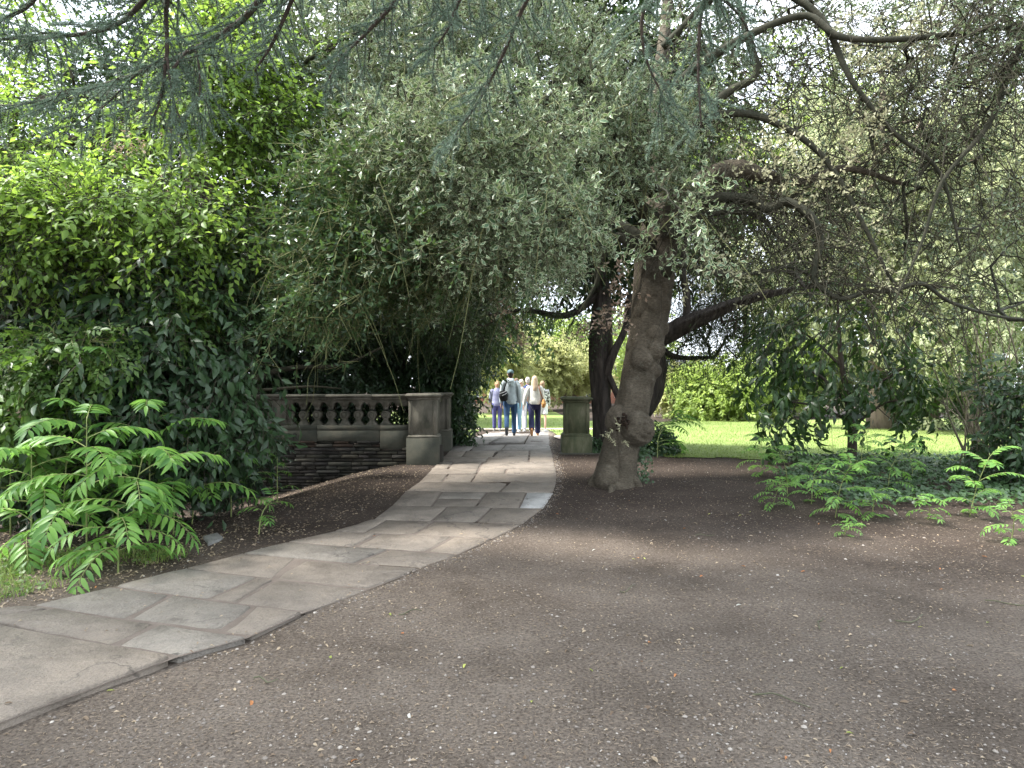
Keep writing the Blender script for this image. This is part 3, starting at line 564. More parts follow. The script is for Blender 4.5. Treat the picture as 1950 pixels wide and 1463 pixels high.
# ================================================================== foliage engine
# leaf templates: along +Y, unit length, normal +Z
def leaf5(wd=.42, fold=.12, curl=.1, mid=.45):
    V = np.array([(0, 0, 0), (-wd/2, mid, fold*wd), (0, 1, -curl), (wd/2, mid, fold*wd), (0, mid, 0)])
    F = np.array([(0, 4, 1), (4, 2, 1), (0, 3, 4), (4, 3, 2)]); return V, F, np.array([1, 1, 1, 1, 0.])
def leaf4(wd=.45, fold=.15, curl=.1, mid=.45):
    V = np.array([(0, 0, 0), (-wd/2, mid, fold*wd), (0, 1, -curl), (wd/2, mid, fold*wd)])
    return V, np.array([(0, 2, 1), (0, 3, 2)]), np.array([1, 1, 1, 1.])
def leaf_fine(wd=.4, fold=.14, curl=.16, wave=.0, n=6, point=1.0):
    ts = np.linspace(0, 1, n); pr = np.sin(PI*ts**.8)**.85*(1-.12*ts*point); V = []; E = []
    for t, p_ in zip(ts, pr):
        z = -curl*t*t; s = wave*math.sin(t*14)*wd
        V += [(-wd/2*p_, t, z+fold*wd*p_+s), (0, t, z), (wd/2*p_, t, z+fold*wd*p_-s)]; E += [1, 0, 1]
    F = []
    for k in range(n-1): F += [(3*k, 3*k+1, 3*k+4, 3*k+3), (3*k+1, 3*k+2, 3*k+5, 3*k+4)]
    return np.array(V), np.array(F), np.array(E, float)
def rotm(axis, a):
    c, s = np.cos(a), np.sin(a); o = np.ones_like(c); z = np.zeros_like(c)
    if axis == 0: r = [[o, z, z], [z, c, -s], [z, s, c]]
    elif axis == 1: r = [[c, z, s], [z, o, z], [-s, z, c]]
    else: r = [[c, -s, z], [s, c, z], [z, z, o]]
    return np.moveaxis(np.array(r), (0, 1), (-2, -1))
def frames(d, roll=None, up=(0, 0, 1.0)):
    """(n,3) directions -> (n,3,3) with columns x, y=d, z"""
    d = d/(np.linalg.norm(d, axis=1, keepdims=True)+1e-9); up = np.broadcast_to(np.array(up, float), d.shape)
    x = np.cross(d, up); ln = np.linalg.norm(x, axis=1, keepdims=True); x = np.where(ln < .05, np.array([1., 0, 0]), x/(ln+1e-9)); z = np.cross(x, d)
    R = np.stack([x, d, z], -1)
    if roll is not None: R = R @ rotm(1, roll)
    return R
def spray(n, L, ll, sides=0, spread=55, droop=.25, whorl=False, jit=.25, seed=0, lv=.25, hang=0.0):
    """a twig along +Y with n leaves: returns leaf rotations (n,3,3), positions, sizes and twig polylines"""
    g = np.random.default_rng(seed); tw = []; pos = []; rot = []; sz = []
    def bend(t, o, d, l): return o+d*l*t+np.array([0, 0, -droop*l*t*t])
    axes = [(np.zeros(3), np.array([0, 1., 0]), L)]
    for k in range(sides):
        t = (k+1)/(sides+1.2); a = math.radians(g.uniform(35, 60))*(1 if k % 2 else -1)
        axes.append((bend(t, np.zeros(3), np.array([0, 1., 0]), L), np.array([math.sin(a), math.cos(a), g.normal(0, .15)]), L*g.uniform(.45, .65)))
    per = max(2, int(n/(1+.6*sides)))
    for ai, (o, d, l) in enumerate(axes):
        m = per if ai == 0 else max(2, int(per*.65)); base = frames(d[None])[0]
        tw.append(np.array([bend(t, o, d, l) for t in np.linspace(0, 1, 4)]))
        for k in range(m):
            t = .12+.88*(k+.5)/m if k < m-1 else 1.0; s = 1 if k % 2 else -1; last = k == m-1
            a = 0 if last else math.radians(spread*(1.05-.4*t))*s+g.normal(0, jit)
            rl = g.uniform(0, 2*PI) if whorl else g.normal(0, jit)
            r = base @ rotm(1, np.array(rl if whorl else 0.)) @ rotm(2, np.array(-a)) @ rotm(0, np.array(-.15-droop*t-hang+g.normal(0, jit))) @ rotm(1, np.array(g.normal(0, jit)))
            pos.append(bend(t, o, d, l)); rot.append(r); sz.append(ll*(1+lv*g.uniform(-1, 1))*(.8 if t < .2 else 1))
    return np.array(rot), np.array(pos), np.array(sz), tw
class Foliage:
    """collects leaves (matrix rows) of one crown"""
    def __init__(s): s.R = []; s.p = []; s.s = []; s.t = []; s.tw = []; s.tr = []
    def place(s, sprays, pts, dirs, scale, tint, roll=.5, pick=None):
        n = len(pts); W = frames(dirs, rng.normal(0, roll, n)); pick = rng.integers(0, len(sprays), n) if pick is None else pick
        for k, (r, p, z, tw) in enumerate(sprays):
            i = np.where(pick == k)[0]
            if not len(i): continue
            w_ = W[i]; sc_ = np.broadcast_to(scale, (n,))[i]
            s.R.append((w_[:, None] @ r[None]).reshape(-1, 3, 3)); s.p.append((pts[i][:, None]+sc_[:, None, None]*np.einsum('nij,mj->nmi', w_, p)).reshape(-1, 3))
            s.s.append((sc_[:, None]*z[None]).ravel()); s.t.append((tint[i][:, None]+rng.normal(0, .14, (len(i), len(z)))).ravel())
            for t_ in tw: s.tw.append(pts[i][:, None]+sc_[:, None, None]*np.einsum('nij,mj->nmi', w_, t_))
    def arrays(s): return np.concatenate(s.R), np.concatenate(s.p), np.concatenate(s.s), np.clip(np.concatenate(s.t), 0, 1)
def leaves_mesh(name, R, p, s, t, tmpl):
    V, F, E = tmpl; n = len(p); k = len(V)
    W = p[:, None]+s[:, None, None]*np.einsum('nij,mj->nmi', R, V)
    FF = (np.arange(n)[:, None, None]*k+F[None]).reshape(-1, F.shape[1])
    return mesh_np(name, W.reshape(-1, 3), [FF], False, {'tint': ('POINT', np.repeat(t, k)), 'edge': ('POINT', np.tile(E, n))})
def thin_tubes(lines_, r0, r1, sides=3):
    """many polylines of equal length (n,m,3) -> V, F"""
    P_ = lines_; n, m, _ = P_.shape; t = np.gradient(P_, axis=1); t /= np.linalg.norm(t, axis=2, keepdims=True)+1e-9
    u = np.cross(t, np.array([.31, .47, .83])); u /= np.linalg.norm(u, axis=2, keepdims=True)+1e-9; v = np.cross(t, u)
    r = np.linspace(1, 0, m)[None, :, None]*(np.reshape(r0, (-1, 1, 1))-np.reshape(r1, (-1, 1, 1)))+np.reshape(r1, (-1, 1, 1)); a = np.linspace(0, 2*PI, sides, endpoint=False)
    V = P_[:, :, None]+r[..., None]*(np.cos(a)[None, None, :, None]*u[:, :, None]+np.sin(a)[None, None, :, None]*v[:, :, None])
    b = np.arange(n)[:, None, None]*m*sides; i = np.arange(m-1)[None, :, None]*sides; j = np.arange(sides)[None, None]; k = (j+1) % sides
    F = np.stack([b+i+j, b+i+k, b+i+sides+k, b+i+sides+j], -1).reshape(-1, 4); return V.reshape(-1, 3), F
def grow(seeds, targets, step=.25, wob=.12, sag=.06, keep=None):
    """branch network: every target is joined to the nearest wood already there"""
    N = [np.array(x, float) for x in seeds]; par = [-1]*len(N); A = np.array(N)
    d0 = np.min(np.linalg.norm(targets[:, None]-A[None], axis=2), axis=1); order = np.argsort(d0); plen = [0.0]*len(N)
    cap = len(N)+len(targets)*24; buf = np.zeros((cap, 3)); buf[:len(N)] = A; pl = np.zeros(cap); n = len(N); par = np.full(cap, -1)
    for ti in order:
        t = targets[ti]; d = np.linalg.norm(buf[:n]-t, axis=1); i = int(np.argmin(d+.18*pl[:n])); L_ = d[i]
        if L_ < .04: continue
        m = min(20, max(1, int(L_/step))); o = buf[i].copy(); side = rng.normal(0, wob*L_, 3); q = i
        for k in range(1, m+1):
            f = k/m; pt = o+(t-o)*f+side*math.sin(PI*f)+np.array([0, 0, sag*L_*math.sin(PI*f)])+(rng.normal(0, .02, 3) if k < m else 0)
            buf[n] = pt; par[n] = q; pl[n] = pl[q]+L_/m; q = n; n += 1
    cnt = np.zeros(n)
    cnt[:] = .15
    for i in range(n-1, -1, -1):
        if par[i] >= 0: cnt[par[i]] += cnt[i]
    return buf[:n], par[:n], cnt
def wood_mesh(name, nodes, par, cnt, r0=.006, pw=.42, rmax=.1, sides=4):
    i = np.where(par >= 0)[0]; a, b = nodes[par[i]], nodes[i]; rb = np.minimum(r0*(cnt[i]/.15)**pw, rmax)
    ch = {}; ra = rb.copy(); d = b-a; b2 = b+d*.06
    V, F = thin_tubes(np.stack([a, b2], 1), ra*1.06, rb, sides); return mesh_np(name, V, [F], True)
def blob_points(blobs, n, shell=.55, carve=0.0, cf=1.2, seed=0):
    out = []; wts = np.array([b_[6] if len(b_) > 6 else b_[3]*b_[4]*b_[5] for b_ in blobs], float); wts /= wts.sum()
    ids = rng.choice(len(blobs), n*3, p=wts); d = rng.normal(size=(n*3, 3)); d /= np.linalg.norm(d, axis=1, keepdims=True)
    r = (shell**3+(1-shell**3)*rng.random(n*3))**(1/3); B = np.array([b_[:6] for b_ in blobs])[ids]
    p = B[:, :3]+d*r[:, None]*B[:, 3:6]; p += rng.normal(0, .08, p.shape)
    if carve: k = snoise(p, cf, seed) > -1+carve*1.1+rng.normal(0, .15, n*3); p, d = p[k], d[k]
    return p[:n], d[:n]
def leaf_parts(root, name, R, p, s, t, tmpl, mat, count, frame=True, ymin=0):
    """the leaves that show largest become parts of their own; returns the mask of those taken"""
    u = (p[:, 0]/p[:, 1])*FPX+CX; v = CY-(p[:, 2]-CAMZ)/p[:, 1]*FPX
    ok = (u > 15) & (u < 1935) & (v > 15) & (v < 1440); score = np.where(ok, s/p[:, 1], -1)
    idx = np.argsort(-score)[:count]; V, F, E = tmpl; meshes = []
    for k in range(6):
        me = mesh_np(name, V, [F], False, {'tint': ('POINT', np.full(len(V), k/5)), 'edge': ('POINT', E)}); me.materials.append(mat); meshes.append(me)
    for i in idx:
        M = np.eye(4); M[:3, :3] = R[i]*s[i]; M[:3, 3] = p[i]; link_at(name, meshes[int(np.clip(round(t[i]*5), 0, 5))], M, root)
    k = np.ones(len(p), bool); k[idx] = False; return k
def crown(root, fol, tmpl, mat, wood_mat=None, twig_r=.004, parts=0, fine=None, part_name='leaf', stuff='foliage'):
    R, p, s, t = fol.arrays()
    if parts:
        k = leaf_parts(root, part_name, R, p, s, t, fine, mat, parts); R, p, s, t = R[k], p[k], s[k], t[k]
    link(stuff, leaves_mesh(stuff, R, p, s, t, tmpl), root, mat, 'stuff')
    if wood_mat is not None and fol.tw:
        V, F = thin_tubes(np.concatenate(fol.tw)[:, ::3], twig_r, twig_r*.5, 3); link('twigs', mesh_np('twigs', V, [F], True), root, wood_mat, 'stuff')
def multi_sprays(k, **kw): return [spray(seed=100+i, **kw) for i in range(k)]
m_bark = m_rough('bark_dark', [(.3, (.03, .024, .018)), (.7, (.075, .06, .046))], 14, .95, 40, .02, stretch=(1, 1, .25))
m_twig = m_rough('twig_grey', [(.3, (.055, .058, .035)), (.7, (.13, .13, .08))], 10, .9, 40, .004)
m_twig_green = m_rough('twig_green', [(.3, (.10, .12, .045)), (.7, (.2, .2, .09))], 8, .8, 40, .003)
m_twig_dark = m_rough('twig_dark', [(.3, (.025, .024, .016)), (.7, (.06, .055, .036))], 10, .95, 40, .004)
def out_dirs(p, c, droop=.25, side=.6):
    d = p-c; d = d/(np.linalg.norm(d, axis=1, keepdims=True)+1e-9); d = d+rng.normal(0, side, d.shape); d[:, 2] -= droop; return d
def around(p, k, r):
    q_ = np.repeat(p, k, 0); return q_+rng.normal(0, r, q_.shape)

# ================================================================== the gnarled variegated holly
HY = 10.05
hb = on_ground(1168, 922); HY = hb[1]
holly = empty('holly_tree', hb, 'large variegated holly with a gnarled burr-covered leaning trunk beside the path', 'tree')
m_holly_bark, nt, b, _ = mat_new('holly_bark')
c = ramp(nt, noise(nt, 3.5, 6, .65, stretch=(1, 1, .6)), [(.25, (.07, .06, .04)), (.5, (.145, .122, .088)), (.75, (.23, .198, .15))])
c = mixc(nt, c, ramp(nt, noise(nt, 30, 5, .7, stretch=(1, 1, 2.5)), [(.3, (.45, .43, .4)), (.7, (1.2, 1.2, 1.2))]), 1.0, 'MULTIPLY')
c = mixc(nt, c, (.2, .19, .15), ramp(nt, noise(nt, 11, 5, .7), [(.58, (0, 0, 0)), (.68, (.5, .5, .5))]))
nt.links.new(c, b.inputs['Base Color']); b.inputs['Roughness'].default_value = .85; b.inputs['Specular IOR Level'].default_value = .3
n1 = bump(nt, b, noise(nt, 7, 6, .7, stretch=(1, 1, 2.2)), .12); bump(nt, b, noise(nt, 50, 5, .75, stretch=(1, 1, 2)), .02, prev=n1)
m_branch = m_rough('holly_branch', [(.3, (.018, .022, .012)), (.7, (.052, .049, .034))], 9, .9, 30, .01)
ax = [(1168, 946, 46), (1169, 925, 42), (1173, 897, 38), (1180, 860, 35), (1191, 815, 34), (1206, 760, 33), (1219, 700, 33), (1231, 640, 35.5), (1240, 580, 37), (1246, 520, 40), (1250, 465, 41), (1257, 420, 38), (1264, 370, 33), (1262, 300, 25), (1250, 210, 19), (1262, 100, 14), (1275, -60, 9)]
A = cr([list(P(x, y, HY+.0025*(925-y)*.6))+[r*HY/FPX] for x, y, r in ax], 16)
V, F = tube(A[:, :3], A[:, 3], 88); ctr = V.mean(1, keepdims=True); nr = (V-ctr); rad = np.linalg.norm(nr, axis=2, keepdims=True); nr /= rad+1e-9
ang = np.arctan2(nr[..., 1], nr[..., 0]); hgt = V[..., 2]
flute = .05*np.sin(ang*3+1.2+.5*np.sin(hgt*1.3))+.035*np.sin(ang*5-.8+hgt*.5)+.018*np.sin(ang*9+hgt*1.1)
flare = 1+.13*np.exp(-np.maximum(hgt-hb[2], 0)/.16)*(1+.6*np.sin(ang*4+.6))
V = ctr+nr*rad*(flare*(1+flute))[..., None]+nr*(.014*snoise(V, 6, 2)+.009*snoise(V, 17, 5)+.004*snoise(V, 41, 8))[..., None]
BURL = [(1216, 683, 23, .62, 0), (1246, 664, 20, .7, 1), (1241, 634, 17, .55, 1), (1240, 580, 14, .6, 0), (1212, 588, 13, .5, 0), (1266, 576, 14, .7, 2), (1261, 541, 13, .6, 1),
        (1211, 816, 34, .75, 0), (1166, 795, 27, .5, 3), (1150, 905, 24, .55, 3), (1255, 706, 14, .6, 1), (1232, 505, 17, .35, 0), (1190, 655, 12, .6, 3), (1268, 622, 12, .5, 2), (1236, 724, 9, .5, 1), (1245, 552, 12, .4, 0), (1275, 480, 14, .5, 2)]
for bxp, byp, br, hh, sd in BURL:
    r_ = br*HY/FPX; k = np.argmin(np.abs(A[:, 2]-P(bxp, byp, HY)[2])); c0 = A[k, :3]; X = P(bxp, byp, c0[1])[0]; dx = np.clip((X-c0[0])/A[k, 3], -.98, .98)
    bp = np.array([X, c0[1]-A[k, 3]*math.sqrt(1-dx*dx)*.96, P(bxp, byp, HY)[2]])
    dd = np.linalg.norm(V-bp, axis=2)/r_; dome = np.where(dd < 1, np.sqrt(np.clip(1-dd*dd, 0, 1))*.8+.2*(1-dd), 0); ring = -.12*np.exp(-((dd-1.08)/.12)**2)
    V = V+nr*((dome+ring)*r_*hh)[..., None]
    if br > 28: V = V+nr*(np.where(dd < 1, .03*snoise(V, 14, bxp)+.01*np.sin(dd*20), 0))[..., None]
rotp = P(1187, 808, HY-.3); dd = np.linalg.norm((V-rotp)*np.array([1, .5, .8]), axis=2); V = V+nr*(np.where(dd < .17, -.07*(1-dd/.17)+.035*snoise(V, 40, 4)*(dd < .15), 0))[..., None]
seam = np.exp(-((V[..., 0]-P(1172, 870, HY)[0]-.02*np.sin(hgt*4))/.015)**2)*(hgt > .3)*(hgt < .95)*(nr[..., 1] < 0); V = V-nr*(.025*seam)[..., None]
seam = np.exp(-((V[..., 0]-P(1226, 560, HY)[0]+.03*np.sin(hgt*3))/.02)**2)*sstep(2.35, 2.6, hgt)*(hgt < 3.9)*(nr[..., 1] < 0); V = V-nr*(.035*seam)[..., None]
n_, s_ = V.shape[:2]
link('trunk', mesh_np('trunk', V.reshape(-1, 3), [F, np.array([[(n_-1)*s_+j for j in range(s_)]])], True), holly, m_holly_bark)
m_rot = m_rough('rotten_wood', [(.35, (.012, .008, .006)), (.7, (.05, .03, .018))], 18, 1, 40, .03)
rb_ = MB()
for k in range(26):
    p = P(1186+rng.normal(0, 7), 806+rng.normal(0, 8), HY-.27+rng.normal(0, .02)); rb_.box(p, tuple(rng.uniform(.02, .05, 3)), .006, rng.uniform(0, 3))
rb_.build('rotten_core', m_rot, holly, kind='stuff')
# roots
for (x0, y0, x1, y1, r_) in ((1150, 912, 1118, 915, .09), (1200, 915, 1222, 926, .09), (1168, 925, 1160, 940, .08)):
    a = P(x0, y0, HY-.1); e = on_ground(x1, y1); tube_mesh('root', cr([a, (a+e)/2+np.array([0, 0, .02]), e-np.array([0, 0, .05])], 5), np.linspace(r_, r_*.45, 11), 10, m_holly_bark, holly, .12, x0)
LIMBS = [  # photo pixels with depth and radius
    [(1262, 440, 10.1, .2), (1300, 385, 10.0, .17), (1345, 340, 9.9, .15), (1405, 322, 9.8, .14), (1460, 335, 9.8, .1), (1530, 345, 9.9, .07), (1610, 320, 10, .05), (1720, 350, 10.2, .03)],
    [(1275, 445, 10.0, .15), (1310, 405, 9.8, .1), (1360, 378, 9.6, .075), (1420, 378, 9.5, .07), (1462, 397, 9.4, .065), (1500, 384, 9.3, .06), (1545, 415, 9.2, .058), (1562, 460, 9.2, .05), (1550, 510, 9.2, .04), (1555, 540, 9.2, .04), (1600, 568, 9.2, .035), (1650, 555, 9.3, .032), (1700, 553, 9.4, .03), (1755, 540, 9.4, .028), (1810, 575, 9.5, .024), (1900, 602, 9.6, .02), (1990, 610, 9.7, .015)],
    [(1268, 520, 10.0, .09), (1285, 503, 9.8, .06), (1320, 508, 9.7, .05), (1375, 522, 9.6, .05), (1440, 520, 9.6, .03), (1500, 508, 9.6, .022), (1545, 525, 9.6, .016)],
    [(1290, 430, 9.9, .06), (1350, 408, 9.7, .04), (1420, 405, 9.6, .03), (1460, 425, 9.5, .024), (1480, 450, 9.5, .02), (1510, 470, 9.5, .018), (1535, 510, 9.5, .012)],
    [(1255, 330, 10.2, 0.092), (1300, 260, 10, 0.073), (1380, 180, 9.8, 0.059), (1440, 140, 9.7, 0.053), (1420, 60, 9.6, 0.046), (1390, -60, 9.5, 0.040)],
    [(1258, 300, 10.2, 0.079), (1340, 230, 10, 0.066), (1440, 220, 9.8, 0.053), (1560, 290, 9.6, 0.040), (1640, 420, 9.5, 0.033), (1690, 520, 9.5, 0.023), (1720, 560, 9.5, 0.013)],
    [(1250, 200, 10.2, 0.073), (1350, 110, 9.6, 0.066), (1520, 30, 9.2, 0.050), (1600, 70, 9.0, 0.043), (1720, 74, 8.9, 0.036), (1870, 58, 8.8, 0.030), (1990, 40, 8.8, 0.020)],
    [(1262, 90, 10.2, 0.059), (1400, -30, 9.6, 0.059), (1550, 20, 9.2, 0.046), (1620, 150, 9.1, 0.036), (1700, 250, 9.1, 0.030), (1790, 330, 9.2, 0.023), (1830, 480, 9.3, 0.013)],
    [(1990, -40, 8.6, .05), (1925, 130, 8.7, .04), (1880, 240, 8.8, .034), (1795, 345, 8.9, .026), (1752, 470, 9.0, .018), (1690, 600, 9.1, .01)],
    [(1245, 420, 10.1, .14), (1185, 360, 9.9, .1), (1140, 270, 9.7, .08), (1060, 200, 9.4, .065), (960, 190, 9.2, .05), (860, 230, 9.0, .035), (760, 310, 8.8, .02)],
    [(1250, 370, 10.1, .12), (1180, 250, 9.8, .1), (1080, 120, 9.5, .08), (940, 40, 9.2, .06), (800, 20, 9.0, .04), (640, 80, 8.8, .02)],
    [(1240, 470, 10.2, .12), (1170, 420, 10.6, .09), (1080, 350, 10.8, .07), (950, 330, 10.6, .05), (820, 380, 10.2, .035), (700, 470, 9.8, .02), (620, 560, 9.5, .012)],
    [(1205, 470, 10.2, .08), (1175, 450, 10.3, .06), (1150, 480, 10.4, .05), (1135, 540, 10.5, .03), (1100, 600, 10.5, .015)],
]
seeds = []
for k, lm in enumerate(LIMBS):
    q = cr([list(P(x, y, d))+[r] for x, y, d, r in lm], 7); tube_mesh('limb', q, q[:, 3], 10, m_branch if k else m_holly_bark, holly, .1, k)
    seeds += [x[:3] for x in q[3:]]
seeds = np.array(seeds)
def pxblob(x, y, Y, rx, ry, rd, wgt=1.0):
    c_ = P(x, y, Y); return (c_[0], c_[1], c_[2], rx*Y/FPX, rd, ry*Y/FPX, wgt)
HB_left = [pxblob(720, 260, 9.2, 200, 240, 1.3, 1.5), pxblob(900, 330, 9.0, 200, 200, 1.2, 1.4), pxblob(640, 480, 9.0, 140, 130, 1.0, 1), pxblob(1030, 410, 8.9, 140, 115, .8, .8), pxblob(820, 500, 9.3, 170, 90, 1.0, .8),
           pxblob(1080, 180, 9.2, 200, 200, 1.2, 1.2), pxblob(850, 60, 9.0, 300, 160, 1.4, 1.4), pxblob(1250, 290, 9.1, 110, 100, .6, .4), pxblob(1000, -150, 9.5, 600, 140, 2.0, .9), pxblob(560, 100, 9.6, 150, 180, 1.1, .5),
           pxblob(985, 420, 7.2, 165, 75, .5, .5), pxblob(1290, 400, 7.6, 70, 40, .3, .08), pxblob(800, 320, 7.5, 150, 120, .5, .6), pxblob(660, 430, 7.6, 110, 110, .5, .5), pxblob(980, 260, 7.5, 160, 100, .5, .5), pxblob(600, 560, 7.8, 70, 60, .4, .25)]
HB_right = [pxblob(1420, 120, 10.4, 190, 160, 1.0, 1), pxblob(1620, 250, 10.9, 260, 230, 1.3, 1.0), pxblob(1820, 130, 9.9, 190, 200, 1.3, 1.5), pxblob(1800, 420, 10.9, 230, 200, 1.3, .9), pxblob(1500, 420, 10.6, 190, 140, 1.0, .6), pxblob(1700, -130, 9.5, 420, 130, 2, 1.0), pxblob(1900, 60, 8.6, 110, 160, .8, .9)]
tl, _ = blob_points(HB_left, 1150, .35, .25, 1.5, 2); tr_, _ = blob_points(HB_right, 760, .3, .25, 1.2, 5)
nodes, par, cnt = grow(seeds, np.vstack([tl, tr_]), .22, .13, .05)
link('branches', wood_mesh('branches', nodes, par, cnt, .0055, .43, .06, 4), holly, m_branch, 'stuff')
sp_h = multi_sprays(6, n=9, L=.25, ll=.072, sides=0, spread=60, droop=.25, whorl=True, jit=.35)+multi_sprays(3, n=13, L=.35, ll=.066, sides=2, spread=60, droop=.35, whorl=True, jit=.35)
T_H = leaf5(.46, .2, .12); T_HF = leaf_fine(.46, .2, .14, .05, 6)
m_var = m_leaf('leaf_variegated', (.016, .05, .022), (.065, .13, .06), .36, .25, (.2, .28, .1), cream=(.37, .42, .26), edge=(.66, .86))
m_cream = m_leaf('leaf_cream', (.30, .30, .17), (.5, .48, .31), .45, .35, (.5, .5, .3))
m_green = m_leaf('leaf_holly_green', (.018, .045, .018), (.075, .13, .05), .36, .22, (.16, .28, .06))
fol_v, fol_g, fol_c = Foliage(), Foliage(), Foliage()
pl = around(tl, 9, .2); du = out_dirs(pl, np.array([1.5, 11.0, 3.0]), .5, .8)
px_, py_ = pl[:, 0]/pl[:, 1]*FPX+CX, CY-(pl[:, 2]-CAMZ)/pl[:, 1]*FPX
gr = sstep(.15, -.15, (px_-760)/600-(py_-380)/900+rng.normal(0, .12, len(px_))) > .5
ti = .5+.45*snoise(pl, 2.0, 7)
fol_v.place(sp_h, pl[~gr], du[~gr], rng.uniform(.8, 1.25, (~gr).sum()), ti[~gr], 1.2); fol_g.place(sp_h, pl[gr], du[gr], rng.uniform(.85, 1.2, gr.sum()), ti[gr], 1.2)
pr = around(tr_, 4, .22); dr = out_dirs(pr, np.array([2.5, 10.5, 3.0]), .4, .9); kind = rng.random(len(pr)); ti = .5+.45*snoise(pr, 2.0, 7)
fol_v.place(sp_h, pr[kind < .72], dr[kind < .72], rng.uniform(.8, 1.2, (kind < .72).sum()), ti[kind < .72], 1.2)
# pale bleached sprays hang in clusters
cc = np.array([P(x, y, 9.3) for x, y in ((1440, 260), (1480, 300), (1650, 130), (1700, 80), (1640, 260), (1380, 520), (1350, 490), (1480, 380), (1580, 360), (1760, 70), (1600, 60), (1640, 250), (1560, 330), (1430, 330), (1550, 480), (1660, 480), (905, 470), (1010, 500), (870, 470))])
pc_ = around(cc, 14, .17); fol_c.place(sp_h, pc_, out_dirs(pc_, np.array([2.5, 10.5, 3.0]), .5, .9), .9, .5+.3*rng.normal(size=len(pc_)), 1.2)
# green shoots at the lower left rim
crown(holly, fol_v, T_H, m_var, m_twig, .0035, 230, T_HF)
R, p, s, t = fol_g.arrays(); k = leaf_parts(holly, 'leaf', R, p, s, t, T_HF, m_green, 60); link('green_foliage', leaves_mesh('green_foliage', R[k], p[k], s[k], t[k], T_H), holly, m_green, 'stuff')
V, F = thin_tubes(np.concatenate(fol_g.tw)[:, ::3], .0035, .002, 3); link('green_twigs', mesh_np('green_twigs', V, [F], True), holly, m_twig_green, 'stuff')
R, p, s, t = fol_c.arrays(); link('pale_foliage', leaves_mesh('pale_foliage', R, p, s, t, T_H), holly, m_cream, 'stuff')
# long arching bare shoots
def shoots(pts, L, drop, r, spread=.8):
    n = len(pts); a = rng.uniform(0, 2*PI, n); d = np.stack([np.cos(a)*spread, np.sin(a)*spread*.6, rng.normal(.1, .5, n)], 1); l = L*rng.uniform(.5, 1.3, n)
    t = np.linspace(0, 1, 7)[None, :, None]; w1 = rng.normal(0, .12, (n, 1, 3))
    return pts[:, None]+d[:, None]*l[:, None, None]*t+np.array([0, 0, -1.])*drop*(l[:, None, None]*t**2)+w1*np.sin(t*PI*1.7)*l[:, None, None], r
q, _ = shoots(tl[rng.integers(0, len(tl), 520)], .9, .8, .006); V, F = thin_tubes(q, rng.uniform(.004, .009, 520), .002, 4); link('shoots', mesh_np('shoots', V, [F], True), holly, m_twig_green, 'stuff')
q, _ = shoots(np.vstack([tr_, seeds[(seeds[:, 0] > 2.2)]])[rng.integers(0, 900, 2800)], 1.5, .55, .008); V, F = thin_tubes(q, rng.uniform(.003, .011, 2800), .0025, 3); link('drooping_twigs', mesh_np('drooping_twigs', V, [F], True), holly, m_twig_dark, 'stuff')
# withered brown leaves hanging by the trunk, and pale sprouts at the burr
m_dead = m_leaf('leaf_withered', (.28, .2, .14), (.56, .45, .36), .7, .3, (.5, .36, .25))
sp_dead = multi_sprays(4, n=9, L=.3, ll=.085, sides=1, spread=50, droop=.7, whorl=True, jit=.4, hang=.6)
fd = Foliage(); cc = np.array([P(x, y, 9.6) for x, y in ((1165, 575), (1190, 600), (1195, 540), (1150, 590), (1110, 610), (1180, 500), (1170, 530))]+[P(x, y, 9.9) for x, y in ((970, 590), (985, 625), (960, 560))])
pd = around(cc, 5, .07); dd_ = rng.normal(0, .35, pd.shape); dd_[:, 2] = -1; fd.place(sp_dead, pd, dd_, .9, .5+.3*rng.normal(size=len(pd)), 1.5)
crown(holly, fd, T_H, m_dead, m_twig, .003, 60, leaf_fine(.4, .25, .3, .06, 6), 'withered_leaf', 'withered_foliage')
fs = Foliage(); cc = np.array([P(x, y, HY-.52) for x, y in ((1165, 822), (1160, 832), (1175, 815), (1190, 838), (1170, 838))]); pd = around(cc, 3, .03); dd_ = rng.normal(0, .6, pd.shape); dd_[:, 1] -= .8; fs.place(multi_sprays(3, n=6, L=.1, ll=.04, whorl=True, jit=.4), pd, dd_, 1.0, np.full(len(pd), .7), 1.5)
crown(holly, fs, T_H, m_cream, None, stuff='pale_sprouts')
# ================================================================== other trees and shrubs
def seg_line(a, b, n=8): return [a+(b-a)*t for t in np.linspace(0, 1, n)]
def woody(name, label, base_px, stems, blobs, ntar, sprays, per, rad, tmpl, mat, bark, twig, cat='tree', shell=.4, carve=.25, cf=1.3, droop=.3, parts=0, fine=None, scale=(.85, 1.2), tint=(.5, .4), roll=.6, twig_r=.004, wr=.006, rmax=.05, group=None, center=None, tf=2.0, seed=0, side=.6):
    """base_px: world point; stems: list of polylines [(point, radius)...]; blobs in world coordinates"""
    root = empty(name, base_px, label, cat, group); sd = []
    for k, st in enumerate(stems):
        q = cr([list(p_)+[r] for p_, r in st], 6); tube_mesh('trunk' if k == 0 else 'limb', q, q[:, 3], 10, bark, root, .12, k+seed); sd += [x[:3] for x in q[2:]]
    tg, _ = blob_points(blobs, ntar, shell, carve, cf, seed); nd, pa, ct = grow(np.array(sd), tg, .25, .12, .05)
    link('branches', wood_mesh('branches', nd, pa, ct, wr, .42, rmax, 4), root, twig, 'stuff')
    f = Foliage(); pp = around(tg, per, rad); c_ = np.array(center) if center is not None else np.mean([b_[:3] for b_ in blobs], 0)
    f.place(sprays, pp, out_dirs(pp, c_, droop, side), rng.uniform(scale[0], scale[1], len(pp)), tint[0]+tint[1]*snoise(pp, tf, seed), roll)
    crown(root, f, tmpl, mat, twig if twig_r else None, twig_r, parts, fine); return root, tg
